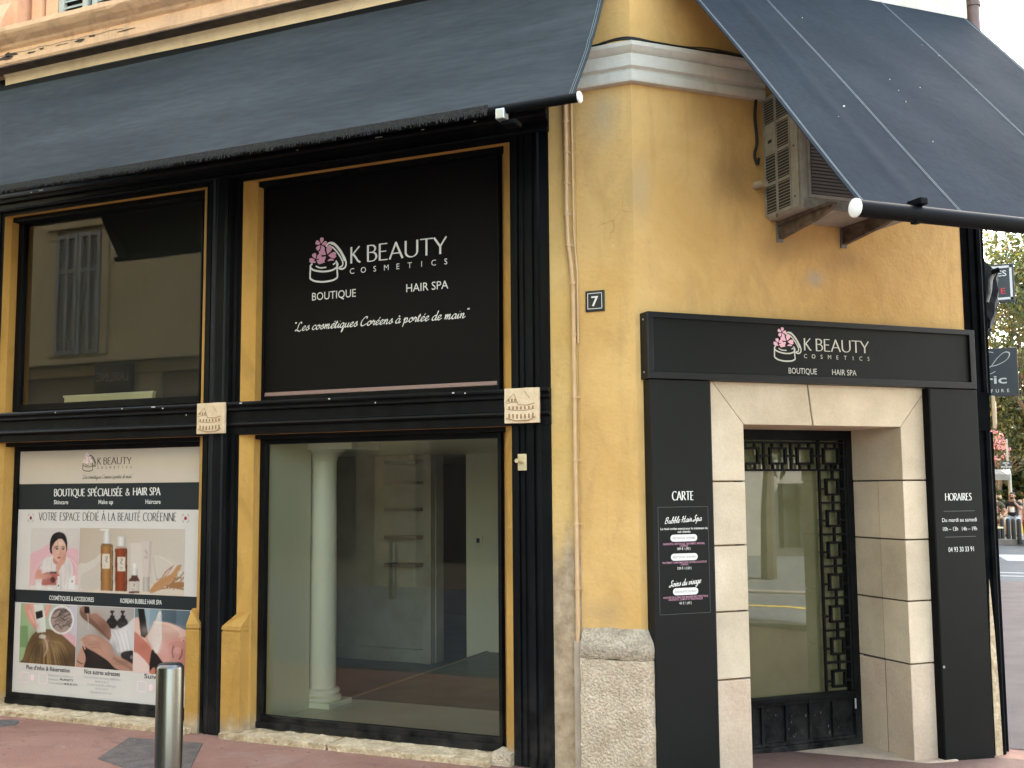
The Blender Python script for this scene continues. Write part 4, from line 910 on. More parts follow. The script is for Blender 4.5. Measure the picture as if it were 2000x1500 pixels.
# --- menu panel left of the door
mp_ = sign_thing('menu_panel', TB((.23, -.05, .1)), 'tall black panel with the framed price list beside the door', 'sign')
mb = MB(TB); mb.box(.041,.412,-.080,.0,.05,2.279); mb.build('panel', M['black_panel'], mp_, bevel=.003)
mb = MB(TB); mb.box(.412,.447,-.03,.0,.05,2.279); mb.build('return_edge', M['black_rim'], mp_)
DS = -.0815
ink, pt, pill, gi, ln = MB(TB), MB(TB), MB(TB), MB(TB), MB(TB)
def zx(x, y): return BX(1240+x/4.545, 900+y/4.545)            # read off an enlargement of the panel
def cline(mb, s, xa, xb, y, ya=None, cap=None, bold=False):
    a, za = zx(xa, y); b, zb = zx(xb, y if ya is None else ya); put_text(mb, s, a, (za+zb)/2, width=b-a, cap=cap, d=DS, bold=bold)
a, za = zx(332,350); b, _ = zx(523,350); put_caps(ink, 'CARTE', a, za, b-a, .047, DS, T=.14, t=.055)
def frame(xa, xb, yt, yb):
    a, t = zx(xa, yt); b, bt = zx(xb, yb); w = .0016
    for q in ((a,b,t-w,t),(a,b,bt,bt+w),(a,a+w,bt,t),(b-w,b,bt,t)): ln.quad((q[0],DS,q[2]),(q[1],DS,q[2]),(q[1],DS,q[3]),(q[0],DS,q[3]))
frame(203,672,411,1345)
a, za = zx(262,560); b, zb = zx(600,522); put_script(ink, 'Bubble Hair Spa', a, za, (b-a)*.97, .0165, DS, T=.30, t=.13, slope=.06)
a, za = zx(305,1122); b, zb = zx(593,1085); put_script(ink, 'Soins du visage', a, za, (b-a)*.97, .0165, DS, T=.30, t=.13, slope=.08)
cline(ink,'Le rituel coréen avancé pour le traitement du',228,645,612,608,cap=.0125,bold=True); cline(ink,'cuir chevelu',380,492,638,cap=.0125,bold=True)
for x0_, x1_, y, s in ((316,553,688,'PROTOCOLE 15 ÉTAPES'),(320,557,857,'PROTOCOLE 18 ÉTAPES'),(338,562,1164,'DIAGNOSTIC DE PEAU')):
    a, z = zx(x0_, y); b, _ = zx(x1_, y); r = .0185; pill.cut()
    poly(pill, [(a+r+r*math.cos(RAD(q)), z+r*math.sin(RAD(q))) for q in range(90, 271, 18)]+[(b-r+r*math.cos(RAD(q)), z+r*math.sin(RAD(q))) for q in range(-90, 91, 18)], DS)
    put_text(gi, s, (a+b)/2, z-.006, width=(b-a)*.84, cap=.0115, d=DS-.0015, align='c')
for s, xa, xb, y in (('DIAGNOSTIC, NETTOYAGE, TRAITEMENT, MASSAGE,',250,620,744),('COIFFAGE',400,473,763),('TRAITEMENT COMPLÉMENTAIRE CONTRE LA CHUTE DE',242,637,909),('CHEVEUX',407,476,928),('ANALYSE DE LA PEAU PAR IMAGERIE MULTISPECTRALE',252,650,1216),('DIAGNOSTIC COMPLET ET PERSONNALISÉ',300,602,1236)): cline(pt, s, xa, xb, y, cap=.0105, bold=True)
for s, xa, xb, y in (('189 € / (90’)',378,493,791),('220 € / (120’)',377,502,963),('45 € / (45’)',395,503,1273)): cline(ink, s, xa, xb, y, cap=.0135)
ink.build('lettering', M['white'], mp_, recalc=False); pt.build('pink_lettering', M['pinktext'], mp_, recalc=False); pill.build('white_pill', M['white'], mp_, recalc=False)
gi.build('pill_lettering', M['greyink'], mp_, recalc=False); ln.build('outline', M['line'], mp_, recalc=False)
# --- opening hours panel right of the door
hp = sign_thing('opening_hours_panel', TB((2.1, -.05, .1)), 'tall black panel with the opening hours beside the door', 'sign')
mb = MB(TB); mb.box(1.945,2.312,-.080,.0,.02,2.279); mb.build('panel', M['black_panel'], hp, bevel=.003)
mb = MB(TB); mb.box(1.9935,2.0,-.03,.0,.02,2.279); mb.box(1.937,1.945,-.078,-.024,.02,2.279); mb.build('return_edge', M['bar'], hp)
ink, ln = MB(TB), MB(TB)
def zx(x, y): return BX(1840+x/6, 850+y/6)
a, za = zx(37,766); b, _ = zx(347,766); put_caps(ink, 'HORAIRES', a, za, b-a, .043, DS, T=.14, t=.055)
for s, xa, xb, y, yb, cap in (('Du mardi au samedi',2,407,1018,1008,.024),('10h – 13h',12,187,1122,1118,.024),('14h – 19h',234,410,1117,1115,.024),('04 93 30 33 91',76,373,1368,1360,.030)):
    a, za = zx(xa, y); b, zb = zx(xb, yb); put_text(ink, s, a, (za+zb)/2, width=b-a, cap=cap, d=DS)
for xa, xb, y in ((18,382,895),(36,396,1198)):
    a, za = zx(xa, y); b, _ = zx(xb, y); ln.quad((a,DS,za),(b,DS,za),(b,DS,za+.003),(a,DS,za+.003))
ink.build('lettering', M['white'], hp, recalc=False); ln.build('rule', M['line'], hp, recalc=False)
mb = MB(TB); mb.tube([(1.957,-.0815,.63),(1.957,-.084,.63)], .008, 8); mb.build('screw', M['alu'], hp)
# --- house number
npl = sign_thing('number_plate', (-.23, 0, 2.67), 'small black enamel plate with a white 7 on the ochre pier', 'number plate')
mb = MB(); mb.box(-.285,-.173,-.010,.0,2.674,2.792); mb.build('plate', M['blackink'], npl, bevel=.003)
mb = MB()
for q in ((-.272,-.186,2.688,2.6915),(-.272,-.186,2.7745,2.778),(-.272,-.2685,2.688,2.778),(-.1895,-.186,2.688,2.778)): mb.quad((q[0],-.0115,q[2]),(q[1],-.0115,q[2]),(q[1],-.0115,q[3]),(q[0],-.0115,q[3]))
put_text(mb, '7', -.229, 2.705, width=.040, cap=.056, d=-.0115, align='c', bold=True); put_text(mb, '7', -.2275, 2.705, width=.040, cap=.056, d=-.0117, align='c', bold=True)
mb.build('numeral', M['white'], npl, recalc=False)
# --- brass plate with a peg on the right pilaster
hk = sign_thing('peg_plate', (-.667, -.03, 1.80), 'small pale brass plate with a round peg on the black pilaster', 'plate')
mb = MB(); mb.box(-.694,-.641,-.036,-.026,1.797,1.890); mb.build('back_plate', M['brass'], hk, bevel=.003)
mb = MB(); mb.tube([(-.668,-.035,1.848),(-.672,-.07,1.849),(-.676,-.095,1.851)], [.011,.011,.012], 12); mb.build('peg', M['brass'], hk, smooth=True)

# ================================================================== RELIEF PLAQUES
def plaque(T, x0, x1, z0, z1, d, label):
    r = empty('relief_plaque', T(((x0+x1)/2, d, z0)), label, 'plaque', 'carved stone plaques on the transom')
    W, H = x1-x0, z1-z0
    mb = MB(T); mb.box(x0,x1,d-.022,d,z0,z1); mb.build('slab', M['plaque'], r, bevel=.004, rough=.0015, cell=.02)
    f = lambda u, v: (x0+u*W, z0+v*H)
    m = MB(T)
    def wallp(P, t): 
        P = [f(*p) for p in P]; m.prism([(p[0],p[1]) for p in P], d-.022-t, d-.0205, 'y')
    wallp([(.07,.14),(.07,.62),(.30,.84),(.42,.52),(.70,.50),(.88,.56),(.90,.16),(.72,.07),(.35,.06)], .006)
    m.build('amphitheatre', M['plaque'], r, bevel=.002)
    m = MB(T)
    def lineP(P, w): ribbon(m, [f(*p) for p in P], w, d=d-.0290)
    lineP([(.08,.62),(.30,.84),(.42,.52),(.70,.50),(.88,.56)], .0045); lineP([(.08,.40),(.35,.36),(.6,.35),(.88,.40)], .003); lineP([(.08,.56),(.25,.60),(.38,.58)], .003); lineP([(.07,.15),(.35,.07),(.72,.08),(.9,.17)], .004); lineP([(.6,.92),(.68,.78),(.76,.70)], .003)
    for row, (vb, ht, n, ua, ub) in enumerate(((.13,.15,7,.16,.84),(.40,.09,7,.16,.84),(.62,.09,3,.15,.33))):
        for k in range(n):
            u = ua+(ub-ua)*k/(n-1); w = .026
            dv = -.04*math.sin(math.pi*(u-.05)/.9)*(1 if row == 0 else .5)+.03*(row == 0)
            poly(m, [f(u-w,vb+dv),f(u+w,vb+dv)]+[f(u+w*math.cos(RAD(q)),vb+dv+ht*.7+w*1.3*math.sin(RAD(q))) for q in range(0,181,30)], d-.0288)
    m.build('arcade', M['plaque_dark'], r, recalc=False)
plaque(TA, -2.946, -2.724, 2.062, 2.261, -.046, 'beige carved plaque of a ruined arena between the poster window and the column window')
plaque(TA, -.761, -.548, 2.062, 2.261, -.046, 'beige carved plaque of a ruined arena above the brass peg plate')
plaque(lambda p: (1.752-p[1], p[0], p[2]), 1.86, 2.06, 2.05, 2.26, -.02, 'beige carved plaque seen edge on at the far corner pilaster')

# ================================================================== PIPES, CABLES, AIR CONDITIONER
cdt = empty('conduit', (-.37, 0, .94), 'thin ochre painted conduit running down the pier beside the black pilaster', 'pipe')
mb = MB(); mb.tube([(-.385,-.022,3.90),(-.383,-.022,3.62),(-.386,-.022,3.3),(-.378,-.022,3.08),(-.362,-.022,2.95),(-.352,-.022,2.80),(-.352,-.022,2.0),(-.350,-.022,1.2),(-.350,-.022,.86)], .0125, 10); mb.build('pipe', M['conduit'], cdt, smooth=True)
mb = MB(); mb.box(-.372,-.332,-.034,0,.10,.87); mb.build('lower_casing', M['conduit_grey'], cdt, bevel=.006)
mb = MB(); mb.tube([(-.352,-.012,3.90),(-.350,-.012,3.5),(-.348,-.012,3.15),(-.330,-.012,2.9),(-.330,-.012,2.5)], .006, 6); mb.build('side_tube', M['conduit'], cdt, smooth=True)
for z, x in ((3.78,-.384),(3.60,-.383),(3.42,-.385),(3.24,-.384),(3.06,-.376),(2.84,-.354),(2.55,-.352),(2.2,-.352),(1.85,-.352),(1.5,-.351),(1.15,-.350)):
    mb = MB(); mb.tube([(x,-.022,z-.007),(x,-.022,z+.007)], .0165, 10); mb.box(x-.02,x+.026,-.008,0,z-.007,z+.007); mb.build('clamp', M['conduit'], cdt)
def cable(pts, r, T, name, label): return cat_tag(MB(T).tube(smooth_pts(pts, 5), r, 6).build(name, M['cable'], smooth=True), label, 'cable')
k = math.tan(RAD(22.5))
mb = MB(); mb.tube(smooth_pts([(-.36,-.05,4.185),(-.25,-.05,4.172),(-.15,-.05,4.188),(-.06,-.055,4.196),(.022,-.052,4.190)]+[TB(p) for p in ((.1,-.05,4.186),(.25,-.05,4.174),(.45,-.055,4.182),(.62,-.06,4.186),(.80,-.05,4.172))], 5), .008, 6)
mb.tube(smooth_pts([(-.36,-.06,4.178),(-.2,-.06,4.181),(.02,-.06,4.18)]+[TB(p) for p in ((.3,-.06,4.183),(.5,-.065,4.196),(.8,-.06,4.18))], 5), .005, 6)
cat_tag(mb.build('cable', M['cable'], smooth=True), 'black cable lying on top of the white string moulding', 'cable')
cable([(.815,-.02,3.97),(.80,-.02,3.85),(.81,-.02,3.7),(.79,-.02,3.62),(.80,-.03,3.56),(.82,-.02,3.6)], .009, TB, 'cable', 'loose black cable hanging down the wall beside the air conditioner')
ac = empty('air_conditioner', TB((1.24, -.18, 3.235)), 'beige outdoor air conditioner unit hung on the ochre wall under the navy awning', 'air conditioner')
mb = MB(TB); mb.box(.872,1.66,-.335,-.004,3.235,3.975); mb.build('casing', M['acbody'], ac, bevel=.022)
# side: four rows of slotted vents in two columns
mb = MB(TB); mb.box(.866,.8715,-.325,-.008,3.25,3.965); mb.build('side_panel', M['acbody'], ac, bevel=.002)
vs, vd = MB(TB), MB(TB)
for c0, c1 in ((-.252,-.137),(-.120,-.022)):
    for z0, z1, solid in ((3.27,3.43,0),(3.45,3.61,0),(3.63,3.78,c0 < -.2),(3.80,3.94,0)):
        if c0 > -.2 and 3.62 < z0 < 3.7:
            vs.box(.8625,.8665,c0+.02,c1-.02,3.66,3.74); vd.box(.8618,.8624,c0+.03,c1-.03,3.68,3.70); continue
        vd.box(.8642,.8659,c0,c1,z0,z1)
        nz = 9
        for i in range(nz): zz = z0+(z1-z0)*(i+.5)/nz; vs.box(.8630,.8655,c0,c1,zz-.0016,zz+.0016)
    vs.box(.860,.8655,c0-.008,c0,3.255,3.955)
vs.box(.860,.8655,-.016,-.010,3.255,3.955)
vd.build('vent_opening', M['acdark'], ac); vs.build('vent_slat', M['acbody'], ac)
mb = MB(TB); mb.box(.925,1.63,-.341,-.3355,3.30,3.93); mb.build('front_grille_frame', M['acbody'], ac, bevel=.002)
mb = MB(TB); mb.box(.938,1.615,-.3425,-.3412,3.315,3.915); mb.build('front_opening', M['acdark'], ac)
mb = MB(TB)
for i in range(31): z = 3.32+i*.0195; mb.add([(.938,-.3430,z),(1.615,-.3430,z),(1.615,-.350,z+.009),(.938,-.350,z+.009),(.938,-.343,z+.011),(1.615,-.343,z+.011)], [(0,1,2,3),(3,2,5,4)])
mb.build('front_louvre', M['acslat'], ac, recalc=False)
mb = MB(TB); mb.box(.89,1.645,-.3395,-.325,3.237,3.296); mb.build('lower_front', M['acgrime'], ac, bevel=.004)
mb = MB(TB)
for z, dd in ((3.31,-.29),(3.60,-.29),(3.86,-.29)): mb.tube([(.8655,dd,z),(.862,dd,z)], .006, 8)
mb.tube([(.866,-.115,3.242),(.862,-.115,3.242)], .012, 8); mb.build('screw', M['rust'], ac)
for sx in (.955, 1.41):
    b = empty('wall_bracket', TB((sx, 0, 3.13)), 'rusty steel bracket under the %s of the air conditioner' % ('slotted side' if sx < 1.2 else 'far end, half behind the awning bar'), 'bracket', 'brackets under the air conditioner')
    mb = MB(TB); mb.box(sx-.02,sx+.025,-.008,0,3.115,3.30); mb.build('wall_plate', M['acgrime'], b, bevel=.002)
    mb = MB(TB); mb.prism([(0,3.135),(-.34,3.172),(-.47,3.200),(-.50,3.218),(-.50,3.233),(0,3.233)], sx-.002, sx+.028, 'x'); mb.prism([(-.02,3.212),(-.50,3.218),(-.50,3.234),(-.02,3.234)], sx-.02, sx+.03, 'x'); mb.build('arm', M['rust'], b, bevel=.003)
    mb = MB(TB); 
    for z in (3.145,3.17): mb.tube([(sx,-.008,z),(sx,-.016,z)], .008, 6)
    mb.build('bolt', M['rust'], b)
pst = MB(TB); pst.tube([(.80,0.0,3.44),(.80,-.05,3.435),(.80,-.10,3.43)], .022, 12); pst.tube([(.80,-.10,3.43),(.80,-.101,3.43)], [.018,.001], 12)
cat_tag(pst.build('pipe_stub', M['conduit_grey'], smooth=True), 'short grey pipe stub poking from the wall beside the air conditioner', 'pipe')
dp = empty('downpipe', TB((2.43, -.06, 4.4)), 'brown downpipe beside the upper edge of the navy awning', 'pipe')
mb = MB(TB); mb.tube([(2.452,-.06,4.45),(2.452,-.06,9)], .044, 14); mb.build('pipe', M['pipe_brown'], dp, smooth=True)
mb = MB(TB); mb.tube([(2.452,-.06,4.76),(2.452,-.06,4.79)], .052, 14); mb.build('clamp', M['pipe_brown'], dp)

# ================================================================== POSTER ON THE LEFT LOWER WINDOW
pstr = empty('window_poster', (-3.88, .11, .282), 'large white printed shop poster filling the window behind the steel bollard', 'poster')
DPO = .1185
mb = MB(); mb.box(-4.704,-3.0515,.119,.1275,.282,1.991); mb.build('sheet', M['paper'], pstr)
lay = lambda z0, z1, m, n: MB().quad((-4.704,DPO,z0),(-3.0515,DPO,z0),(-3.0515,DPO,z1),(-4.704,DPO,z1)).build(n, M[m], pstr, recalc=False)
lay(1.754,1.991,'paperhead','header'); lay(1.572,1.754,'bandink','dark_band'); lay(.912,1.002,'bandink','dark_band')
def pix(P):
    D = P-CAM; wq = D@_fw; return 1000+FPX*(D@_r)/wq, 750-FPX*(D@_u)/wq
def s2l(c): c = np.array(c, float)/255; return np.where(c <= .04045, c/12.92, ((c+.055)/1.055)**2.4)
class Pic:
    """a printed picture: a fine grid of coloured points on the poster sheet"""
    def __init__(s, xa, xb, za, zb, top, step=.0036):
        s.nx = int((xb-xa)/step); s.nz = int((zb-za)/step)
        gx = np.linspace(xa, xb, s.nx+1); gz = np.linspace(za, zb, s.nz+1)
        s.PX, s.PZ = np.meshgrid(gx, gz); P = np.stack([s.PX.ravel(), np.full(s.PX.size, DPO), s.PZ.ravel()], 1)
        u, v = pix(P); s.X = u*4.762; s.Y = (v-top)*4.762; s.C = np.zeros((s.X.size, 3)); s.rng = np.random.default_rng(3)
    def inside(s, P):
        r = np.zeros(s.X.shape, bool); n = len(P)
        for i in range(n):
            x1, y1 = P[i]; x2, y2 = P[(i+1) % n]
            if y1 == y2: continue
            c = ((y1 > s.Y) != (y2 > s.Y)) & (s.X < (x2-x1)*(s.Y-y1)/(y2-y1)+x1); r ^= c
        return r
    def put(s, mask, col, a=1., shade=None):
        c = np.array(col, float)[None]
        if shade is not None: c = c*shade[mask][:, None]
        s.C[mask] = s.C[mask]*(1-a)+np.clip(c, 0, 255)*a
    def poly(s, P, col, a=1., smooth=True, shade=None): s.put(s.inside([tuple(q) for q in smooth_pts(P, 5, True)] if smooth else P), col, a, shade)
    def rect(s, x0, y0, x1, y1, col, a=1., cyl=0.):
        m = (s.X > x0) & (s.X < x1) & (s.Y > y0) & (s.Y < y1)
        sh = 1-cyl*np.abs((s.X-x0)/(x1-x0)-.42)**1.5*1.6 if cyl else None; s.put(m, col, a, sh)
    def ell(s, cx, cy, rx, ry, col, a=1., rot=0.):
        c, n = math.cos(RAD(rot)), math.sin(RAD(rot)); dx, dy = s.X-cx, s.Y-cy
        s.put(((dx*c+dy*n)/rx)**2+((-dx*n+dy*c)/ry)**2 < 1, col, a)
    def line(s, P, w, col, a=1.):
        P = smooth_pts(P, 5); m = np.zeros(s.X.shape, bool)
        for p, q in zip(P[:-1], P[1:]):
            d = q-p; L = d@d+1e-9; t = np.clip(((s.X-p[0])*d[0]+(s.Y-p[1])*d[1])/L, 0, 1)
            m |= (s.X-p[0]-t*d[0])**2+(s.Y-p[1]-t*d[1])**2 < (w/2)**2
        s.put(m, col, a)
    def grad(s, x0, y0, x1, y1, ca, cb, m=None):
        d = np.array([x1-x0, y1-y0], float); t = np.clip(((s.X-x0)*d[0]+(s.Y-y0)*d[1])/(d@d), 0, 1)[:, None]
        c = np.array(ca)[None]*(1-t)+np.array(cb)[None]*t
        if m is None: s.C[:] = c
        else: s.C[m] = c[m]
    def soft(s, cx, cy, rx, ry, col, a=.6):
        g = (a*np.exp(-(((s.X-cx)/rx)**2+((s.Y-cy)/ry)**2)))[:, None]; s.C = s.C*(1-g)+np.array(col, float)[None]*g
    def build(s, name):
        q = s.C.reshape(s.nz+1, s.nx+1, 3); e = np.pad(q, ((1,1),(1,1),(0,0)), 'edge')
        q = (4*e[1:-1,1:-1]+2*(e[:-2,1:-1]+e[2:,1:-1]+e[1:-1,:-2]+e[1:-1,2:])+e[:-2,:-2]+e[2:,2:]+e[:-2,2:]+e[2:,:-2])/16
        tex = s.rng.normal(size=q.shape[:2]+(1,))*2.2; s.C = np.clip(q+tex, 0, 255).reshape(-1, 3)
        n = s.nx+1; F = [(j*n+i, j*n+i+1, (j+1)*n+i+1, (j+1)*n+i) for j in range(s.nz) for i in range(s.nx)]
        m = MB(); m.add([(a, DPO-.0006, b) for a, b in zip(s.PX.ravel(), s.PZ.ravel())], F)
        o = m.build(name, PRINT, pstr, recalc=False)
        at = o.data.color_attributes.new('print', 'FLOAT_COLOR', 'POINT')
        at.data.foreach_set('color', np.concatenate([s2l(s.C)*np.array([.70,.66,.62]), np.ones((len(s.C), 1))], 1).ravel()); return o
PRINT = vcolmat('printed_picture')
def zp6(x, y): return A(x/4.762, 850+y/4.762, DPO)
def zp7(x, y): return A(x/4.762, 1130+y/4.762, DPO)
# picture of a woman leaning on her hand
p = Pic(zp6(283,1100)[0], zp6(733,1100)[0], zp6(500,1436)[1], zp6(500,864)[1], 850)
p.grad(280,860,700,1430,(226,219,215),(214,204,200))
p.poly([(270,1140),(380,1060),(470,1010),(600,1050),(740,1090),(740,1440),(270,1440)],(236,190,198))
for k in range(16): x = 290+28*k; p.line([(x,1440),(x+40,1240),(480+k*9,1050+abs(k-8)*6)], 7, (216,160,172) if k % 2 else (246,214,218), .6)
p.poly([(372,1280),(395,1180),(470,1125),(610,1125),(668,1190),(676,1300),(650,1400),(375,1400)],(232,224,224))
for k in range(7): p.line([(400+40*k,1160),(390+44*k,1260),(420+36*k,1390)], 6, (205,193,194), .7)
p.poly([(390,1300),(470,1270),(550,1290),(545,1395),(400,1400)],(188,112,108)); p.ell(492,1345,22,26,(48,30,36)); p.line([(470,1280),(540,1275)],12,(60,40,45))
p.poly([(325,1330),(345,1260),(385,1250),(392,1290),(470,1300),(465,1330),(380,1345),(340,1370)],(222,160,140))
p.poly([(505,1120),(590,1120),(590,1200),(500,1190)],(206,150,132))
p.poly([(468,1085),(466,1000),(490,930),(545,902),(600,922),(624,985),(624,1060),(612,1090),(596,1060),(500,1075),(486,1100)],(22,20,24))
p.poly([(481,1062),(490,1030),(514,992),(542,968),(560,962),(582,970),(606,1004),(617,1056),(608,1112),(586,1158),(552,1186),(522,1166),(494,1122)],(230,188,170))
p.soft(575,1110,26,60,(204,150,134),.55); p.soft(520,1110,20,26,(232,160,150),.45); p.soft(590,1105,16,24,(226,150,142),.4); p.soft(548,1010,30,16,(240,206,190),.6); p.soft(552,1190,30,12,(170,115,100),.5); p.soft(500,1060,10,40,(190,140,124),.5)
p.soft(556,1000,34,26,(244,212,196),.6); p.line([(540,990),(536,1030),(528,1060)],3,(60,46,44),.6)
p.line([(508,1042),(524,1034),(542,1038)],6,(86,62,56),.9); p.line([(572,1040),(590,1036),(604,1044)],6,(86,62,56),.9)
p.ell(526,1058,13,5,(246,236,232)); p.ell(588,1060,13,5,(246,236,232)); p.ell(528,1058,7,6,(40,28,28)); p.ell(588,1060,7,6,(40,28,28)); p.line([(511,1055),(526,1050),(543,1057)],4,(44,32,32)); p.line([(573,1059),(588,1053),(603,1060)],4,(44,32,32))
p.line([(562,1060),(566,1098),(556,1110),(546,1108)],4,(196,142,126),.8); p.ell(549,1140,19,8,(190,92,96)); p.line([(530,1140),(550,1138),(567,1141)],3,(130,52,60),.9)
p.soft(560,930,30,16,(70,68,74),.6)
p.poly([(528,1200),(566,1150),(598,1085),(616,1098),(612,1160),(585,1200),(560,1240),(540,1300),(525,1260)],(222,166,148))
for k in range(3): p.line([(575+10*k,1165-6*k),(597+6*k,1105+6*k)],3,(190,130,114),.8)
p.rect(278,1395,740,1440,(236,228,224)); p.poly([(325,1340),(392,1335),(380,1436),(340,1436)],(240,238,236),smooth=False); p.rect(524,1345,572,1436,(242,240,238),cyl=.3); p.rect(535,1310,560,1345,(246,245,244))
p.poly([(605,1436),(640,1330),(662,1326),(690,1305),(702,1310),(690,1436)],(243,241,240),smooth=False); p.line([(640,1340),(625,1436)],5,(200,190,190)); p.ell(545,1400,6,9,(70,70,70)); p.ell(672,1360,6,10,(90,90,90)); p.ell(466,1428,26,14,(246,244,242))
p.soft(430,1230,40,60,(246,240,240),.5); p.soft(640,1240,25,60,(206,196,198),.5); p.soft(360,1340,60,30,(236,186,172),.4); p.soft(470,1340,60,50,(150,86,84),.35)
p.build('woman_picture')
# picture of bottles, a tube and a root
p = Pic(zp6(737,1100)[0], zp6(1718,1100)[0], zp6(1200,1476)[1], zp6(1200,867)[1], 850)
p.grad(740,870,1700,1200,(203,188,170),(216,206,196)); p.put(p.Y > 1385, (226,212,196))
p.poly([(730,1215),(800,1190),(880,1150),(960,1110),(960,1420),(880,1420),(730,1450)],(222,213,205)); p.poly([(760,1300),(860,1240),(940,1180),(950,1400),(770,1440)],(205,194,184),.6)
p.poly([(1182,1008),(1290,998),(1345,1010),(1340,1440),(1200,1440)],(224,214,205),smooth=False); p.poly([(1182,1008),(1215,1006),(1225,1440),(1195,1440)],(205,194,184),.7,smooth=False)
p.poly([(1425,1150),(1480,1120),(1600,1160),(1730,1230),(1730,1400),(1450,1390)],(219,209,200)); p.line([(1428,1140),(1440,1260),(1470,1390)],10,(198,187,177),.8); p.line([(1480,1125),(1600,1200),(1720,1330)],8,(236,230,224),.8)
p.rect(933,874,1018,887,(240,238,236)); p.rect(972,880,1018,920,(238,236,234),cyl=.25); p.rect(962,915,1028,1012,(240,238,236),cyl=.35); p.rect(945,1010,1040,1024,(120,95,70))
p.rect(938,1022,1050,1445,(186,132,76),cyl=.75); p.rect(946,1022,1042,1040,(150,110,66),.7); p.line([(1036,1040),(1036,1430)],8,(222,180,120),.6); p.rect(950,1105,1022,1240,(228,219,204)); p.line([(978,1130),(1000,1135),(985,1165),(1000,1180)],6,(110,105,95)); p.rect(972,1200,1000,1204,(150,140,130)); p.rect(965,1215,1008,1219,(150,140,130))
p.rect(1088,942,1170,1032,(240,237,233),cyl=.4); p.rect(1078,1032,1182,1056,(190,170,160)); p.rect(1072,1054,1182,1450,(158,72,38),cyl=.7); p.line([(1166,1070),(1166,1430)],7,(205,120,76),.6); p.rect(1092,1130,1166,1266,(228,219,206)); p.line([(1125,1150),(1140,1158),(1122,1185),(1140,1200)],6,(110,105,95)); p.rect(1110,1225,1146,1229,(150,140,130)); p.rect(1114,1240,1142,1244,(150,140,130))
p.ell(1251,1215,15,28,(240,238,236)); p.rect(1225,1245,1280,1305,(238,236,233),cyl=.35); p.rect(1222,1303,1282,1328,(90,60,58)); p.poly([(1200,1345),(1222,1322),(1282,1322),(1297,1345),(1297,1468),(1200,1468)],(92,54,52),smooth=False); p.rect(1200,1358,1297,1452,(226,216,206),cyl=.2); p.line([(1238,1380),(1252,1388),(1240,1405)],6,(120,110,105)); p.rect(1218,1430,1255,1434,(150,140,130))
p.poly([(1313,985),(1414,985),(1396,1318),(1330,1318)],(219,206,200),smooth=False); p.poly([(1390,985),(1414,985),(1396,1318),(1382,1318)],(196,182,175),.8,smooth=False); p.rect(1329,1318,1392,1455,(206,198,190),cyl=.35); p.line([(1352,1070),(1362,1090),(1366,1105)],5,(120,112,108)); p.rect(1342,1128,1376,1132,(150,140,135)); p.rect(1345,1142,1374,1146,(160,150,145))
for k in range(34):
    a = p.rng.uniform(-.9,.25); L = p.rng.uniform(60,190); x, y = p.rng.uniform(1440,1640), p.rng.uniform(1310,1440); p.line([(x,y),(x+L*.5*math.cos(a)+p.rng.uniform(-12,12),y+L*.5*math.sin(a)),(x+L*math.cos(a),y+L*math.sin(a)+p.rng.uniform(-15,15))], p.rng.uniform(3,8), (150+p.rng.uniform(-25,40),104+p.rng.uniform(-15,25),66+p.rng.uniform(-10,20)))
p.poly([(1395,1462),(1418,1405),(1500,1335),(1590,1290),(1650,1215),(1690,1212),(1640,1300),(1590,1370),(1450,1455)],(196,148,102)); p.poly([(1580,1380),(1700,1365),(1720,1410),(1600,1425)],(168,120,80))
for k in range(8): p.line([(1440+22*k,1390-12*k),(1455+22*k,1415-12*k)],3,(150,105,68))
p.build('bottle_picture')
# three hair care pictures
zt, zb = zp7(500,250)[1], zp7(500,795)[1]
p = Pic(zp7(187,500)[0], zp7(708,500)[0], zp7(450,800)[1], zp7(450,242)[1], 1130)
p.grad(190,300,700,300,(160,190,140),(212,206,220)); p.rect(185,440,260,640,(110,150,95),.7); p.poly([(560,470),(720,560),(720,700),(600,560)],(228,180,190))
p.poly([(170,800),(215,740),(255,610),(320,505),(420,468),(540,500),(650,590),(720,680),(720,840),(180,840)],(116,90,58))
for k in range(90):
    x = p.rng.uniform(200,700); t = (x-420)/300; c = p.rng.choice([0,1,2]); p.line([(410+30*t,560+40*abs(t)),(420+190*t,620+p.rng.uniform(-20,40)),(x,840)], p.rng.uniform(3,7), [(64,46,30),(172,140,92),(140,112,72)][c], .7)
p.poly([(180,800),(200,770),(300,800),(420,840),(180,840)],(25,20,17),.8)
p.line([(385,530),(430,580),(440,640),(415,720)],14,(204,176,156),.8); p.ell(395,540,34,22,(235,232,228),.8)
p.line([(258,245),(262,310),(300,390),(356,462)],52,(226,158,144)); p.line([(268,300),(306,388),(352,452)],18,(242,184,170),.8); p.ell(356,464,17,12,(248,206,196),rot=40); p.line([(300,238),(318,290),(330,350)],44,(236,172,158)); p.line([(300,262),(300,330),(322,376)],5,(176,106,94),.8); p.line([(462,240),(438,290),(414,348)],46,(230,162,148)); p.line([(446,262),(424,308),(408,346)],14,(244,190,176),.8); p.ell(410,352,14,12,(248,206,196))
p.poly([(312,238),(402,238),(428,498),(345,505)],(228,233,228),smooth=False); p.poly([(330,312),(394,295),(400,358),(340,378)],(22,22,24),smooth=False); p.line([(412,300),(424,470)],7,(246,248,246),.7)
p.ell(572,385,116,133,(244,240,238)); p.ell(572,385,100,117,(172,152,144))
p.soft(330,640,60,120,(52,38,26),.55); p.soft(520,640,70,80,(186,158,112),.45); p.soft(640,760,80,80,(40,28,20),.5); p.soft(430,600,30,60,(214,186,164),.5); p.soft(300,330,26,70,(246,190,178),.5); p.soft(345,440,20,40,(206,130,118),.5)
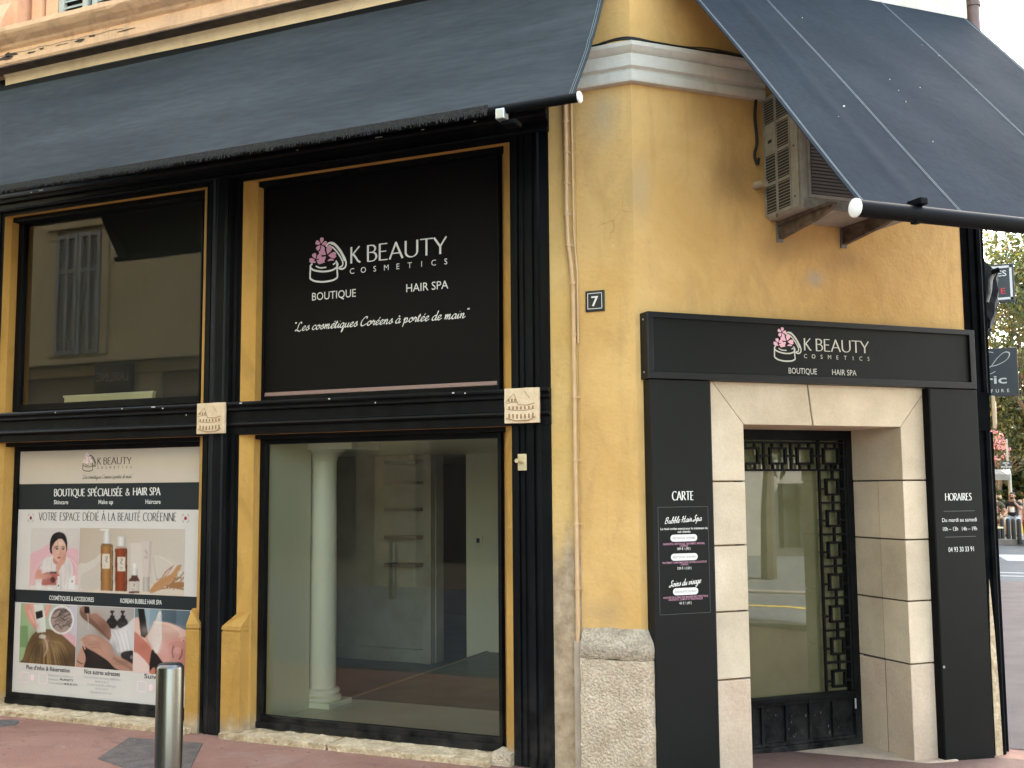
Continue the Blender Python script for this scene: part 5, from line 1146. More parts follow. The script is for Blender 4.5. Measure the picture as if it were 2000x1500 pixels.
inn = ((p.X-572)/100)**2+((p.Y-385)/117)**2 < 1; keep = p.C.copy()
for k in range(24): x = p.rng.uniform(470,650); y = p.rng.uniform(290,480); p.line([(x,y),(x+50,y-p.rng.uniform(0,60)),(x+p.rng.uniform(70,130),y-p.rng.uniform(-20,80))], p.rng.uniform(3,6), (44,38,36))
p.C[~inn] = keep[~inn]; p.build('scalp_picture')
p = Pic(zp7(712,500)[0], zp7(1243,500)[0], zp7(950,840)[1], zp7(950,262)[1], 1130)
p.grad(712,260,1240,700,(196,190,186),(168,162,162))
for cx in (1045,1143):
    p.rect(cx-20,300,cx+20,316,(18,18,20)); p.rect(cx-7,310,cx+7,350,(18,18,20)); p.rect(cx-20,345,cx+20,372,(20,20,22)); p.ell(cx-4,415,50,52,(18,18,20)); p.line([(cx-30,415),(cx+22,418)],5,(90,90,92),.7)
p.poly([(1015,470),(1090,475),(1180,430),(1260,380),(1260,700),(1120,690),(1025,600)],(222,219,221))
for k in range(8): p.line([(1030+22*k,490),(1070+20*k,560+8*k),(1100+18*k,690)],7,(180,176,182) if k % 2 else (244,242,244),.7)
p.poly([(1130,690),(1260,680),(1260,800),(1160,780)],(20,20,24)); p.ell(1225,730,16,20,(200,200,205),.6)
p.poly([(742,300),(760,262),(825,262),(845,330),(905,330),(1020,445),(1022,570),(930,490),(850,430),(775,370)],(158,116,100)); p.poly([(742,300),(800,330),(900,420),(1015,560),(1000,560),(850,430),(760,360)],(112,78,66),.7)
p.rect(786,262,832,322,(16,15,17)); p.line([(815,330),(822,400),(820,470)],9,(215,210,206),.8)
p.poly([(705,810),(722,720),(770,620),(800,690),(810,850),(705,850)],(198,152,132)); p.line([(720,765),(745,785),(770,790)],6,(40,28,25)); p.poly([(770,640),(790,600),(900,690),(1010,770),(1100,860),(800,860),(800,740)],(26,22,22))
for k in range(10): p.line([(800+10*k,640+8*k),(850+14*k,760+6*k),(860+20*k,860)],3,(62,54,50),.7)
p.poly([(750,580),(800,528),(880,520),(950,550),(1040,620),(1070,700),(1250,805),(1250,880),(1090,845),(1000,765),(890,690),(800,640)],(192,146,128))
for k in range(4): p.line([(775+24*k,560+26*k),(850+22*k,566+26*k),(930+10*k,600+28*k)],4,(140,98,84),.8); p.ell(760+10*k,590+20*k,8,12,(222,182,168))
p.soft(900,340,70,40,(186,142,124),.5); p.soft(960,470,60,70,(110,76,64),.55); p.soft(860,560,60,30,(220,178,162),.55); p.soft(960,660,60,50,(206,160,142),.5); p.soft(1150,780,90,30,(130,90,76),.5); p.soft(1150,560,60,120,(250,248,250),.5); p.soft(1060,640,40,60,(150,146,152),.5)
p.line([(1060,740),(1240,850)],26,(148,104,90),.6); p.build('hair_treatment_picture')
p = Pic(zp7(1247,600)[0], zp7(1762,600)[0], zp7(1500,893)[1], zp7(1500,288)[1], 1130)
p.grad(1250,280,1700,480,(120,140,150),(62,82,96)); p.rect(1640,280,1830,470,(120,142,158),.5)
p.poly([(1240,400),(1360,392),(1560,408),(1700,468),(1790,540),(1790,930),(1240,930)],(236,198,186)); p.poly([(1240,500),(1330,560),(1420,680),(1400,830),(1250,690)],(204,128,112)); p.poly([(1240,690),(1330,740),(1400,840),(1390,920),(1240,920)],(240,214,208))
p.poly([(1300,420),(1540,430),(1660,500),(1640,560),(1500,600),(1420,650),(1350,560)],(206,160,146),.7)
p.poly([(1470,660),(1530,580),(1690,548),(1800,560),(1800,940),(1530,880),(1485,770)],(222,162,152)); p.poly([(1560,620),(1700,590),(1780,640),(1780,820),(1640,860)],(210,142,134),.6)
p.line([(1616,625),(1602,680),(1612,735)],9,(84,58,54)); p.line([(1694,660),(1690,710),(1668,748)],8,(58,38,36)); p.ell(1655,668,34,32,(230,172,162)); p.ell(1700,568,24,22,(232,180,168)); p.ell(1708,580,8,6,(150,90,84))
p.poly([(1412,670),(1470,720),(1520,800),(1520,930),(1395,930)],(18,16,18)); p.poly([(1390,870),(1436,822),(1446,880),(1430,930),(1400,930)],(206,130,112))
p.poly([(1283,270),(1338,270),(1376,515),(1345,552),(1312,535)],(14,18,20),smooth=False); p.poly([(1340,270),(1486,270),(1400,470),(1378,515)],(142,168,184),smooth=False); p.poly([(1345,275),(1400,275),(1380,480)],(176,196,206),.6,smooth=False)
p.poly([(1480,290),(1502,295),(1508,560),(1462,705),(1440,690),(1370,552)],(232,224,220),.72,smooth=False)
for k in range(9): p.line([(1478+3*k,310),(1420+10*k,540),(1440+6*k,690)],3,(250,248,246),.7)
p.soft(1560,690,60,80,(236,184,174),.55); p.soft(1740,720,60,120,(176,112,106),.5); p.soft(1350,480,60,60,(246,216,206),.5); p.soft(1600,470,120,40,(246,216,204),.5); p.soft(1330,640,60,50,(186,112,98),.5); p.soft(1480,620,50,60,(250,244,240),.4)
p.build('hair_rinse_picture')
# words on the poster
ink, wh, gr, pk2, rd = MB(), MB(), MB(), MB(), MB()
T_ = lambda mb, s, f, xa, ya, xb, yb, cap=None, bold=False, d=DPO-.001: put_text(mb, s, f(xa,ya)[0], (f(xa,ya)[1]+f(xb,yb)[1])/2, width=f(xb,yb)[0]-f(xa,ya)[0], cap=cap, d=d, bold=bold)
C_ = lambda mb, s, xa, y, xb, yb, cap, **k: put_caps(mb, s, zp6(xa,y)[0], (zp6(xa,y)[1]+zp6(xb,yb)[1])/2, zp6(xb,yb)[0]-zp6(xa,y)[0], cap, DPO-.001, **k)
a, _ = zp6(769,330); b, _ = zp6(1226,310); emblem(ink, pk2, a, zp6(790,338)[1], b-a, DPO-.001, lw=.010)
a, za = zp6(762,408); b, zb = zp6(1240,396); put_script(ink, '“Les cosmétiques Coréens à portée de main”', a, (za+zb)/2, (b-a)*.98, .0145, DPO-.001, T=.20, t=.08)
C_(wh,'BOUTIQUE SPÉCIALISÉE',504,568,1142,564,.051,T=.17,t=.07); C_(wh,'&',1168,560,1206,558,.047,T=.16,t=.07); C_(wh,'HAIR SPA',1238,560,1493,556,.051,T=.17,t=.07)
T_(wh,'Skincare',zp6,501,642,635,641,.030,True); T_(wh,'Make up',zp6,916,640,1052,639,.030,True); T_(wh,'Haircare',zp6,1354,638,1494,637,.030,True)
C_(ink,'VOTRE ESPACE DÉDIÉ À LA BEAUTÉ CORÉENNE',360,796,1643,795,.056,T=.095,t=.045)
T_(wh,'COSMÉTIQUES & ACCESSOIRES',zp7,458,202,873,212,.031,True); T_(wh,'KOREAN BUBBLE HAIR SPA',zp7,1120,228,1505,240,.031,True)
for x, y in ((288,768),(1727,772)):
    c = zp6(x, y); poly(rd, [(c[0]+.011*math.cos(q*.5236), c[1]+.0125*math.sin(q*.5236)) for q in range(12)], DPO-.001)
    poly(ink, [(c[0]+.011*math.cos(q*.5236), c[1]-.003+.0095*math.sin(q*.5236)) for q in range(6, 13)], DPO-.0013)
    for sx in (-1,1):
        for sz in (-1,1):
            for k in (-1,0,1): q = (c[0]+sx*(.0215+k*.0035), c[1]+sz*(.022-k*.0035)); ribbon(ink, [(q[0]-sx*.006,q[1]-sz*.006),(q[0]+sx*.004,q[1]+sz*.004)] if False else [(q[0]-.005,q[1]+sx*sz*.005),(q[0]+.005,q[1]-sx*sz*.005)], .0024, d=DPO-.001)
T_(ink,'Plus d’infos & Réservation',zp7,244,842,650,873,.030,True); T_(ink,'Nos autres adresses',zp7,784,882,1116,910,.031,True); T_(ink,'Suivez nous !',zp7,1342,928,1712,955,.031,True)
for s, x0_, y0_, x1_, y1_ in (('Uniquement sur rendez-vous',452,905,684,922),('Réservez sur',452,944,548,950),('Ou par téléphone',452,976,588,986),('22 rue de l’Hôtel des Postes, 06000 Nice',778,925,1122,948),('04 93 53 26 43',884,965,1010,975),('22 et 32 rue du Plat, 69002 Lyon',810,993,1082,1012),('04 72 31 64 35',884,1033,1004,1040),('kbeauty-cosmetics.com',843,1062,1044,1078)): T_(gr,s,zp7,x0_,y0_,x1_,y1_,.0135)
T_(ink,'PLANITY',zp7,560,948,684,956,.0145,True); T_(ink,'04 93 30 33 91',zp7,596,988,718,999,.014,True)
for x0_, x1_, y0_, y1_ in ((198,268,868,968),(366,438,882,980),(1280,1360,955,1055)):
    a, t = zp7(x0_, y0_); b, bt = zp7(x1_, y1_); pk2.cut()
    ribbon(pk2, smooth_pts([(a,bt+.012),(a,t-.012),(a+.012,t),(b-.012,t),(b,t-.012),(b,bt+.012),(b-.012,bt),(a+.012,bt)],4,True), .005, d=DPO-.001, closed=True)
for x, y in ((303,920),(1404,1014),(1720,1038)):
    c = zp7(x, y); pk2.cut(); poly(pk2, [(c[0]+.017*sx, c[1]+.021*sz) for sx, sz in ((-1,-.7),(-.7,-1),(.7,-1),(1,-.7),(1,.7),(.7,1),(-.7,1),(-1,.7))], DPO-.001)
ink.build('lettering', M['blackink'], pstr, recalc=False); wh.build('white_lettering', M['white'], pstr, recalc=False); gr.build('small_print', M['midink'], pstr, recalc=False)
pk2.build('pink_marks', M['palepink'], pstr, recalc=False); rd.build('flag_disc', M['redink'], pstr, recalc=False)

# ================================================================== STREET FURNITURE BY THE SHOP
def bollard(x, y, h, label, group):
    b = empty('steel_bollard', (x, y, zg(x, y)), label, 'bollard', group); z = zg(x, y)
    mb = MB(); mb.lathe([(.057,z-.05),(.057,z+h-.006),(.055,z+h)], (x,y), 40); t = mb.build('tube', M['steel'], b, smooth=True)
    mb = MB(); mb.lathe([(.0545,z+h-.001),(.050,z+h+.008),(.046,z+h+.012),(.030,z+h+.016)], (x,y), 40); mb.build('domed_cap', M['steel_cap'], b, smooth=True)
    mb = MB(); mb.lathe([(.062,z-.05),(.062,z+.012),(.058,z+.014)], (x,y), 32); mb.build('collar', M['castiron'], b, smooth=True)
    return b
bx, bz = A(333, 1296, -1.95)
bol = bollard(bx, -1.95, bz-zg(0,-1.95)-.012, 'brushed steel bollard standing in front of the poster', None)
def dup(root, loc, label, group=None):
    r = root.copy(); COL.objects.link(r); r.location = loc; r['label'] = label
    if group: r['group'] = group
    for ch in list(root.children):
        c = ch.copy(); COL.objects.link(c); c.parent = r
        for g2 in ch.children: d2 = g2.copy(); COL.objects.link(d2); d2.parent = c
    return r
for k, (x, y) in enumerate(((-8.2,-7.3),(-5.9,-7.3),(-3.6,-7.3),(-1.3,-7.3))):
    dup(bol, (x, y, zg(x, y)), 'steel bollard in the row across the street, mirrored faintly in the shop glass', 'steel bollards across the street')
cv = empty('access_cover', (-3.4, .1-.15, .17), 'dark patched tarmac cover let into the red pavement by the steel bollard', 'access cover')
gp = lambda a, b: (lambda D: (CAM+(.171-CAM[2])/D[2]*D)[:2])(ray(a, b))
q = [gp(*c) for c in ((190,1482),(252,1441),(396,1452),(372,1500),(330,1530))]
mb = MB(); mb.prism([tuple(c) for c in q], .165, .1745); mb.build('slab', M['cover'], cv, bevel=.003)
c = gp(292, 1466); mb = MB(); mb.lathe([(.022,.174),(.022,.1765),(.018,.177)], c, 16); mb.build('lifting_ring', M['castiron'], cv)
mb = MB(); c = gp(2, 1413); mb.lathe([(.11,.165),(.11,.1735),(.10,.175)], c, 32); dc = cat_tag(mb.build('drain_cover', M['castiron']), 'round cast iron cover in the pavement below the poster sill', 'drain cover')

# ================================================================== OTHER BUILDINGS ROUND THE CROSSING
opp = empty('opposite_building', (-8, -9, .17), 'tan rendered building across the street with shuttered windows, mirrored in the shop glass', 'building')
YO = -9.0
mb = MB(); mb.box(-44, 0.5, -22, YO, 4.12, 12.5); mb.build('wall', M['opp_wall'], opp)
mb = MB(); mb.box(-44, 0.5, -22, YO-.05, -.1, 3.80); mb.build('ground_floor', M['opp_low'], opp)
mb = MB(); mb.box(-34.2, .7, -22, YO+.16, 4.02, 4.12); mb.box(-34.1, .6, -22, YO+.06, 3.80, 4.02); mb.build('string_course', M['opp_wall'], opp, bevel=.02)
mb = MB(); mb.box(-34.4, .9, -22, YO+.5, 12.5, 12.8); mb.build('cornice', M['opp_wall'], opp, bevel=.04)
for xc in (-24.3,-19.0,-13.6,-8.2,-3.2):
    for z0 in (4.2, 8.2):
        f = MB(); f.box(xc-.72,xc-.56,YO,YO+.05,z0,z0+2.55); f.box(xc+.56,xc+.72,YO,YO+.05,z0,z0+2.55); f.box(xc-.80,xc+.80,YO,YO+.09,z0+2.40,z0+2.62); w_ = f.build('shuttered_window', M['opp_wall'], opp, bevel=.01)
        m = MB()
        for sg in (-1, 1):
            a, b_ = (xc-.54, xc-.01) if sg < 0 else (xc+.01, xc+.54)
            m.box(a,a+.07,YO+.02,YO+.07,z0+.02,z0+2.3); m.box(b_-.07,b_,YO+.02,YO+.07,z0+.02,z0+2.3); m.box((a+b_)/2-.03,(a+b_)/2+.03,YO+.02,YO+.07,z0+.02,z0+2.3)
            for zz in (.02,1.55,2.22): m.box(a+.07,b_-.07,YO+.021,YO+.069,z0+zz,z0+zz+.08)
            for k2 in range(44): zz = z0+.1+k2*.048; m.quad((a+.07,YO+.03,zz),(b_-.07,YO+.03,zz),(b_-.07,YO+.06,zz-.03),(a+.07,YO+.06,zz-.03))
        m.build('shutter', M['opp_shutter'], w_, recalc=False)
mb = MB()
for xa, xb in ((-32,-29),(-27,-22),(-20.5,-16.5),(-15.6,-13.2),(-11.2,-7.6),(-6.2,-2.6)): mb.box(xa,xb,YO-.06,YO-.02,.6,3.3)
mb.build('shop_glazing', M['winglass'], opp)
mb = MB()
for xa, xb in ((-12.6,-11.6),(-28.6,-27.5),(-7.2,-6.5),(-2.2,0.5)): mb.box(xa,xb,YO-.06,YO+.03,-.1,3.8)
mb.build('pier', M['opp_wall'], opp)
os_ = empty('hanging_sign', (-12.5, YO, 3.4), 'dark shop sign with thin lettering across the street, mirrored in the upper left window', 'sign')
mb = MB(); mb.box(-12.98,-12.12,YO+.10,YO+.2,3.42,3.98); mb.box(-12.6,-12.5,YO-.02,YO+.1,3.6,3.8); mb.build('board', M['signgrey'], os_, bevel=.02)
mb = MB(); put_text(mb, 'LAIRLINC', 0, 0, width=.74, cap=.17); m2 = MB(lambda p: (-12.55-.37*-1-p[0], YO+.203, 3.66+p[2])); m2.T = lambda p: (-12.18-p[0], YO+.203, 3.66+p[2]); m2.add(mb.v, mb.f); m2.build('lettering', M['midink'], os_, recalc=False)
# pale building across the side street, mirrored in the door glass
eb = empty('pale_building', (15, -2, .1), 'pale modern building across the side street, mirrored in the door pane', 'building')
mb = MB(); mb.box(18, 28, -16, 9, -.2, 11); mb.build('wall', M['opp_white'], eb)
for ya, yb, z0, z1 in ((-1.80,-.75,.35,1.75),(-1.80,-.75,2.5,3.4),(.6,3.0,.2,2.6),(-6.2,-3.4,.2,2.6),(-10.5,-7.6,.2,2.6),(4.5,7.4,.2,2.6),(-1.8,-.6,5,7),(.8,2.0,5,7),(-5.4,-4.2,5,7)):
    f = MB(); f.box(17.95,18.0,ya,yb,z0,z1); w_ = f.build('window', M['winglass'], eb)
    f = MB()
    for yy in np.linspace(ya, yb, 4): f.box(17.90,17.95,yy-.05,yy+.05,z0,z1)
    f.box(17.905,17.955,ya,yb,z0+(z1-z0)*.7,z0+(z1-z0)*.7+.05); f.build('frame', M['bar'], w_)
mb = MB()
for xk in (5.75, 9.4): mb.box(xk,xk+.18,-16,15,.02,.21)
structure(mb.build('kerb', M['kerb'], bevel=.02), 'stone kerb along the side street')
ground_sheet('side_road', 5.93, 9.4, -16, 15.6, M['asphalt'], .004, 'grey roadway of the side street')
mb = MB(); 
ground_sheet('road_marking', 7.7, 7.82, -9, 7, M['yellow'], .008, 'yellow line along the side street', ny=1)

# ================================================================== SIGNS AND AWNING ON THE FAR FACADE
def hang(loc, label): return empty('hanging_sign', loc, label, 'sign')
YS = 6.0
h1 = hang((1.62, YS, 3.5), 'grey projecting sign with a white border and red letters beside the folded black awning')
x0, z0 = A(1915,592,YS); x1, z1 = A(1979,514,YS); xl = 1.68
mb = MB(); mb.box(xl,x1,YS,YS+.09,z0,z1); mb.box(1.60,xl,YS+.03,YS+.06,z0+.08,z0+.11); mb.box(1.60,xl,YS+.03,YS+.06,z1-.11,z1-.08); mb.build('board', M['signgrey'], h1, bevel=.004)
mb = MB(); w = .022; g2 = .018
for q in ((xl+g2,x1-g2,z0+g2,z0+g2+w),(xl+g2,x1-g2,z1-g2-w,z1-g2),(xl+g2,xl+g2+w,z0+g2,z1-g2),(x1-g2-w,x1-g2,z0+g2,z1-g2)): mb.box(q[0],q[1],YS-.006,YS-.0005,q[2],q[3])
mb.build('border', M['white'], h1)
mb = MB(); a, zq = A(1948,540,YS); b, _ = A(1966,540,YS); put_text(mb, 'ES', a, zq, width=b-a, cap=.058, d=YS-.002, bold=True); mb.build('lettering', M['white'], h1, recalc=False)
mb = MB(); a, zq = A(1955,574,YS); b, _ = A(1964,574,YS); put_text(mb, 'E', a, zq, width=b-a, cap=.058, d=YS-.002, bold=True); mb.build('red_lettering', M['signred'], h1, recalc=False)
YS = 5.0
h2 = hang((1.62, YS, 2.45), 'dark grey hairdresser sign with a white flourish projecting beyond the corner pilaster')
x0, z0 = A(1925,775,YS); x1, z1 = A(1986,678,YS)
mb = MB(); mb.box(xl,x1,YS,YS+.07,z0,z1); mb.box(1.60,xl,YS+.02,YS+.05,z0+.08,z0+.11); mb.box(1.60,xl,YS+.02,YS+.05,z1-.11,z1-.08); mb.build('board', M['signgrey'], h2, bevel=.004)
mb = MB(); zz = lambda x, y: A(1700+x/3.75, 430+y/3.75, YS)
a, zq = zz(845,1200); b, _ = zz(1000,1200); put_text(mb, 'ric', a, zq, width=b-a, cap=.075, d=YS-.002, bold=True)
a, zq = zz(845,1265); b, _ = zz(1003,1265); L_ = (b-a)/4
for i, c in enumerate('COIFFURE'): put_text(mb, c, a+L_*(i-3)+.008, zq, cap=.030, d=YS-.002, align='c', bold=True) if a+L_*(i-3) > xl else None
ribbon(mb, smooth_pts([zz(830,975),(zz(865,966)),zz(900,970)],4), .006, d=YS-.002)
ribbon(mb, smooth_pts([zz(838,1110),zz(880,1075),zz(930,1010),zz(980,968),zz(1018,975),zz(1000,1020),zz(930,1060),zz(860,1075)],6), .010, .004, RAD(40), YS-.002)
ribbon(mb, smooth_pts([zz(868,1130),zz(890,1122),zz(915,1108)],4), .005, d=YS-.002)
mb.build('lettering', M['ivory'], h2, recalc=False)
fa_ = empty('folded_awning', (1.75, 2.5, 2.7), 'folded black awning sagging from the far facade behind the corner pilaster', 'awning')
YF = 2.6
def zf(x, y, yy=YF): q = A(1700+x/3.75, 430+y/3.75, yy); return (q[0], yy, q[1])
mb = MB()
outl = [(785,230),(850,300),(905,355),(945,365),(930,410),(925,450),(940,500),(938,560),(915,610),(912,680),(890,740),(872,800),(862,740),(850,700),(830,640),(805,610),(790,500)]
P3 = [zf(*q) for q in outl]; pr = [(q[0],q[2]) for q in P3]
mb.prism(pr, YF+.02, YF+.45, 'y'); cnp = mb.build('folded_canopy', M['fabric_black'], fa_, bevel=.006, rough=.02, cell=.06)
mb = MB(); mb.tube([zf(805,480,2.56),zf(830,580,2.55),zf(850,600,2.55)], .012, 8); mb.tube([zf(850,600,2.55),zf(872,520,2.55),zf(878,440,2.55)], .016, 8); mb.tube([zf(878,440,2.55),zf(895,395,2.55),zf(915,400,2.55)], .016, 8)
mb.build('folding_arm', M['acgrime'], fa_, smooth=True)
mb = MB(); mb.tube([zf(885,380,2.53),zf(945,362,2.53)], .018, 10); mb.build('front_bar', M['bar'], fa_, smooth=True)
mb = MB(); mb.tube([zf(872,790),zf(850,830),zf(832,890)], .003, 6); mb.build('cord', M['thread'], fa_)

# ================================================================== FAR SIDE OF THE ROAD
def far(px, py, D): q = A(px, py, D); return q[0], q[1]
def tree(name, label, base, h, crown_c, crown_r, n, lm, leaf, clumps, seed, group=None, trunk_r=.16):
    rg = np.random.default_rng(seed); t = empty(name, base, label, 'tree' if trunk_r > .05 else 'shrub', group)
    mb = MB(); bx_, by_, bz_ = base; cc = np.array(crown_c)
    mb.tube([(bx_,by_,bz_-.1),(bx_+.03,by_,bz_+h*.3),(cc[0]*.6+bx_*.4,by_,bz_+h*.55),(cc[0],cc[1],cc[2])], [trunk_r,trunk_r*.8,trunk_r*.6,trunk_r*.3], 8)
    cl = []
    for k in range(clumps):
        v = rg.normal(size=3); v /= np.linalg.norm(v); r = rg.random()**.45; cl.append(cc+v*np.array(crown_r)*r)
        if k < 16: e = cl[-1]; st = np.array([bx_*.4+cc[0]*.6, by_, bz_+h*.5]); mid_ = (st+e)/2+rg.normal(size=3)*.2; mb.tube([tuple(st),tuple(mid_),tuple(e)], [trunk_r*.35,trunk_r*.22,trunk_r*.08], 6)
    mb.build('trunk', M['bark'], t, smooth=True)
    V = []; F = []; per = n//clumps; R_ = min(crown_r)*.34
    for c in cl:
        rr = R_*(.6+.7*rg.random()); o = rg.normal(size=(per,3))*rr*.55; o[:,2] *= .75
        for q in o:
            p = c+q; a = rg.normal(size=3); a /= np.linalg.norm(a); b = np.cross(a, rg.normal(size=3)); b /= np.linalg.norm(b)+1e-9
            L = leaf*(.7+.6*rg.random()); W = L*.42; nrm = np.cross(a, b)*W*.25; i = len(V)
            V += [tuple(p-a*L*.5), tuple(p+b*W*.5+nrm), tuple(p+a*L*.5), tuple(p-b*W*.5+nrm)]; F += [(i,i+1,i+2),(i,i+2,i+3)]
    m = MB(); m.add(V, F); m.build('crown', lm, t, recalc=False)
    return t
GZ = lambda y: zg(0, y)
tree('magnolia_tree', 'tall magnolia with glossy yellowish leaves and white sky showing through', (3.6,37,.0), 7, (3.3,37,8.9), (3.0,2.6,3.4), 9000, M['leaf'], .24, 110, 5)
tree('magnolia_tree', 'lower denser magnolia behind the two projecting signs', (2.0,39,.0), 4, (2.4,39,4.9), (2.4,2.2,2.9), 12000, M['leaf_mid'], .22, 110, 6, trunk_r=.13)
tree('dark_tree', 'dark green tree filling the gap under the magnolias', (3.2,44,.0), 4, (3.0,44,3.9), (4.2,2,3.6), 11000, M['leaf_dark'], .30, 90, 8)
_mt = bpy.data.objects['magnolia_tree']
for x_, y_ in ((9.5,40.),(15.,43.),(21.,40.)):
    dup(_mt, (x_, y_, 0.), 'magnolia farther along the boarded fence across the road', 'magnolias farther along the fence')
tree('oleander', 'pink flowering oleander leaning over the grey canvas shelter', (1.9,35.5,.0), 2, (1.85,35.5,3.0), (.7,.5,.65), 330, M['petal'], .12, 22, 9, trunk_r=.04)
tree('street_tree', 'slim dark street tree across the side street, mirrored in the door pane', (12.0,-1.0,.1), 4, (12.6,-1.9,3.6), (1.8,1.6,1.9), 4200, M['leaf_dark'], .3, 50, 12, trunk_r=.14)
tree('topiary_shrub', 'small clipped topiary shrub by the seated man in olive', (1.93,34.2,-.0), .8, (1.93,34.2,1.15), (.34,.34,.55), 1800, M['leaf_mid'], .10, 26, 10, trunk_r=.03)
hd = empty('hedge', (4, 41, 0), 'dark hedge behind the pale boarded fence', 'hedge')
rg = np.random.default_rng(4); V = []; F = []
for i in range(5200):
    p = np.array([rg.uniform(-1,7.5), 41+rg.normal()*.35, rg.uniform(.0,2.9)+.25*math.sin(3*rg.random())]); a = rg.normal(size=3)*.12; b = rg.normal(size=3)*.07; i0 = len(V)
    V += [tuple(p-a),tuple(p+b),tuple(p+a),tuple(p-b)]; F.append((i0,i0+1,i0+2,i0+3))
m = MB(); m.add(V, F); m.build('foliage', M['leaf_dark'], hd, recalc=False)
mb = MB(); mb.box(-1,7.4,41.1,41.5,-.1,2.5); mb.build('inner_mass', M['leaf_dark'], hd, rough=.12, cell=.3)
fe = empty('board_fence', (3, 36.5, .1), 'pale weathered board fence behind the seated men', 'fence')
mb = MB(); x = 1.9
while x < 5.6:
    hgt = .98+.10*math.sin(5*x); mb.box(x,x+.13,36.4,36.43,.08,hgt+.1); x += .155
mb.box(1.9,5.6,36.435,36.47,.35,.43); mb.box(1.9,5.6,36.435,36.47,.85,.93); mb.build('boards', M['fence'], fe)
mb = MB()
for x in (2.05,3.3,4.6): mb.box(x,x+.1,36.36,36.48,.05,1.35)
mb.build('post', M['post'], fe, bevel=.01)
DY = 32.5
gp_ = empty('canvas_shelter', (2.2, DY, .1), 'grey canvas shelter on a cream post behind the seated men', 'shelter')
xa, za = far(1972,925,DY); xb, zb = far(1934,918,DY); _, zc = far(1940,938,DY)
mb = MB(); mb.prism([(DY-.7,za-.02),(DY,za+.14),(DY+.7,za+.10),(DY+.7,za+.07),(DY,za+.11),(DY-.7,za-.05)], xb-1.0, xa+.02, 'x'); cpy = mb.build('canopy', M['parasol'], gp_, bevel=.01)
mb = MB(); mb.box(xb-1.0,xa,DY-.705,DY-.695,zc,za-.03)
for k in range(22): x = xb-1.0+(xa-xb+1.0)*k/22; mb.box(x,x+.012,DY-.712,DY-.705,zc,za-.03)
mb.build('valance', M['parasol'], cpy)
mb = MB(); mb.tube([(xa-.02,DY-.6,.08),(xa-.02,DY-.6,za+.02)], .055, 12); mb.build('post', M['post'], gp_, smooth=True)
DY = 34.0
hs = empty('hotel_sign', (2.25, DY, .1), 'small dark hotel sign on a slim post in front of the dark trees', 'sign')
xa, z1 = far(1955,901,DY); xb, z0 = far(1976,919,DY)
mb = MB(); mb.box(xa,xb,DY,DY+.05,z0,z1); mb.build('board', M['signgreen'], hs, bevel=.004)
mb = MB(); xc = (xa+xb)/2; put_text(mb,'HOTEL',xc,z1-.085,width=.20,cap=.05,d=DY-.003,align='c',bold=True); put_text(mb,'DE',xc,z1-.145,width=.07,cap=.04,d=DY-.003,align='c',bold=True); put_text(mb,'PROVENCE',xc,z1-.215,width=.31,cap=.05,d=DY-.003,align='c',bold=True)
for k in (-1,0,1): poly(mb, [(xc+k*.085+(.026 if j%2==0 else .011)*math.sin(j*.6283), z1-.262+(.026 if j%2==0 else .011)*math.cos(j*.6283)) for j in range(10)], DY-.003)
mb.build('lettering', M['white'], hs, recalc=False)
mb = MB(); mb.tube([(xc+.05,DY+.1,.08),(xc+.05,DY+.1,z1+.75)], .03, 10); mb.build('post', M['post'], hs, smooth=True)
# seated men
def skin_mesh(name, m, parent, pts, edges, rad, sub=2):
    me = bpy.data.meshes.new(name); base = WL[parent]; me.from_pydata([tuple(Vector(p)-base) for p in pts], edges, []); o = bpy.data.objects.new(name, me); COL.objects.link(o)
    md = o.modifiers.new('skin', 'SKIN'); md.use_smooth_shade = True
    for i, r in enumerate(rad): me.skin_vertices[0].data[i].radius = (r, r) if not isinstance(r, tuple) else r
    me.skin_vertices[0].data[0].use_root = True
    o.modifiers.new('sub', 'SUBSURF').levels = sub; o.modifiers['sub'].render_levels = sub
    bpy.context.view_layer.update(); me2 = bpy.data.meshes.new_from_object(o.evaluated_get(bpy.context.evaluated_depsgraph_get())); me2.name = name
    o.modifiers.clear(); o.data = me2; bpy.data.meshes.remove(me); me2.materials.clear(); me2.materials.append(m)
    me2.polygons.foreach_set('use_smooth', [True]*len(me2.polygons)); o.parent = parent; WL[o] = base; return o
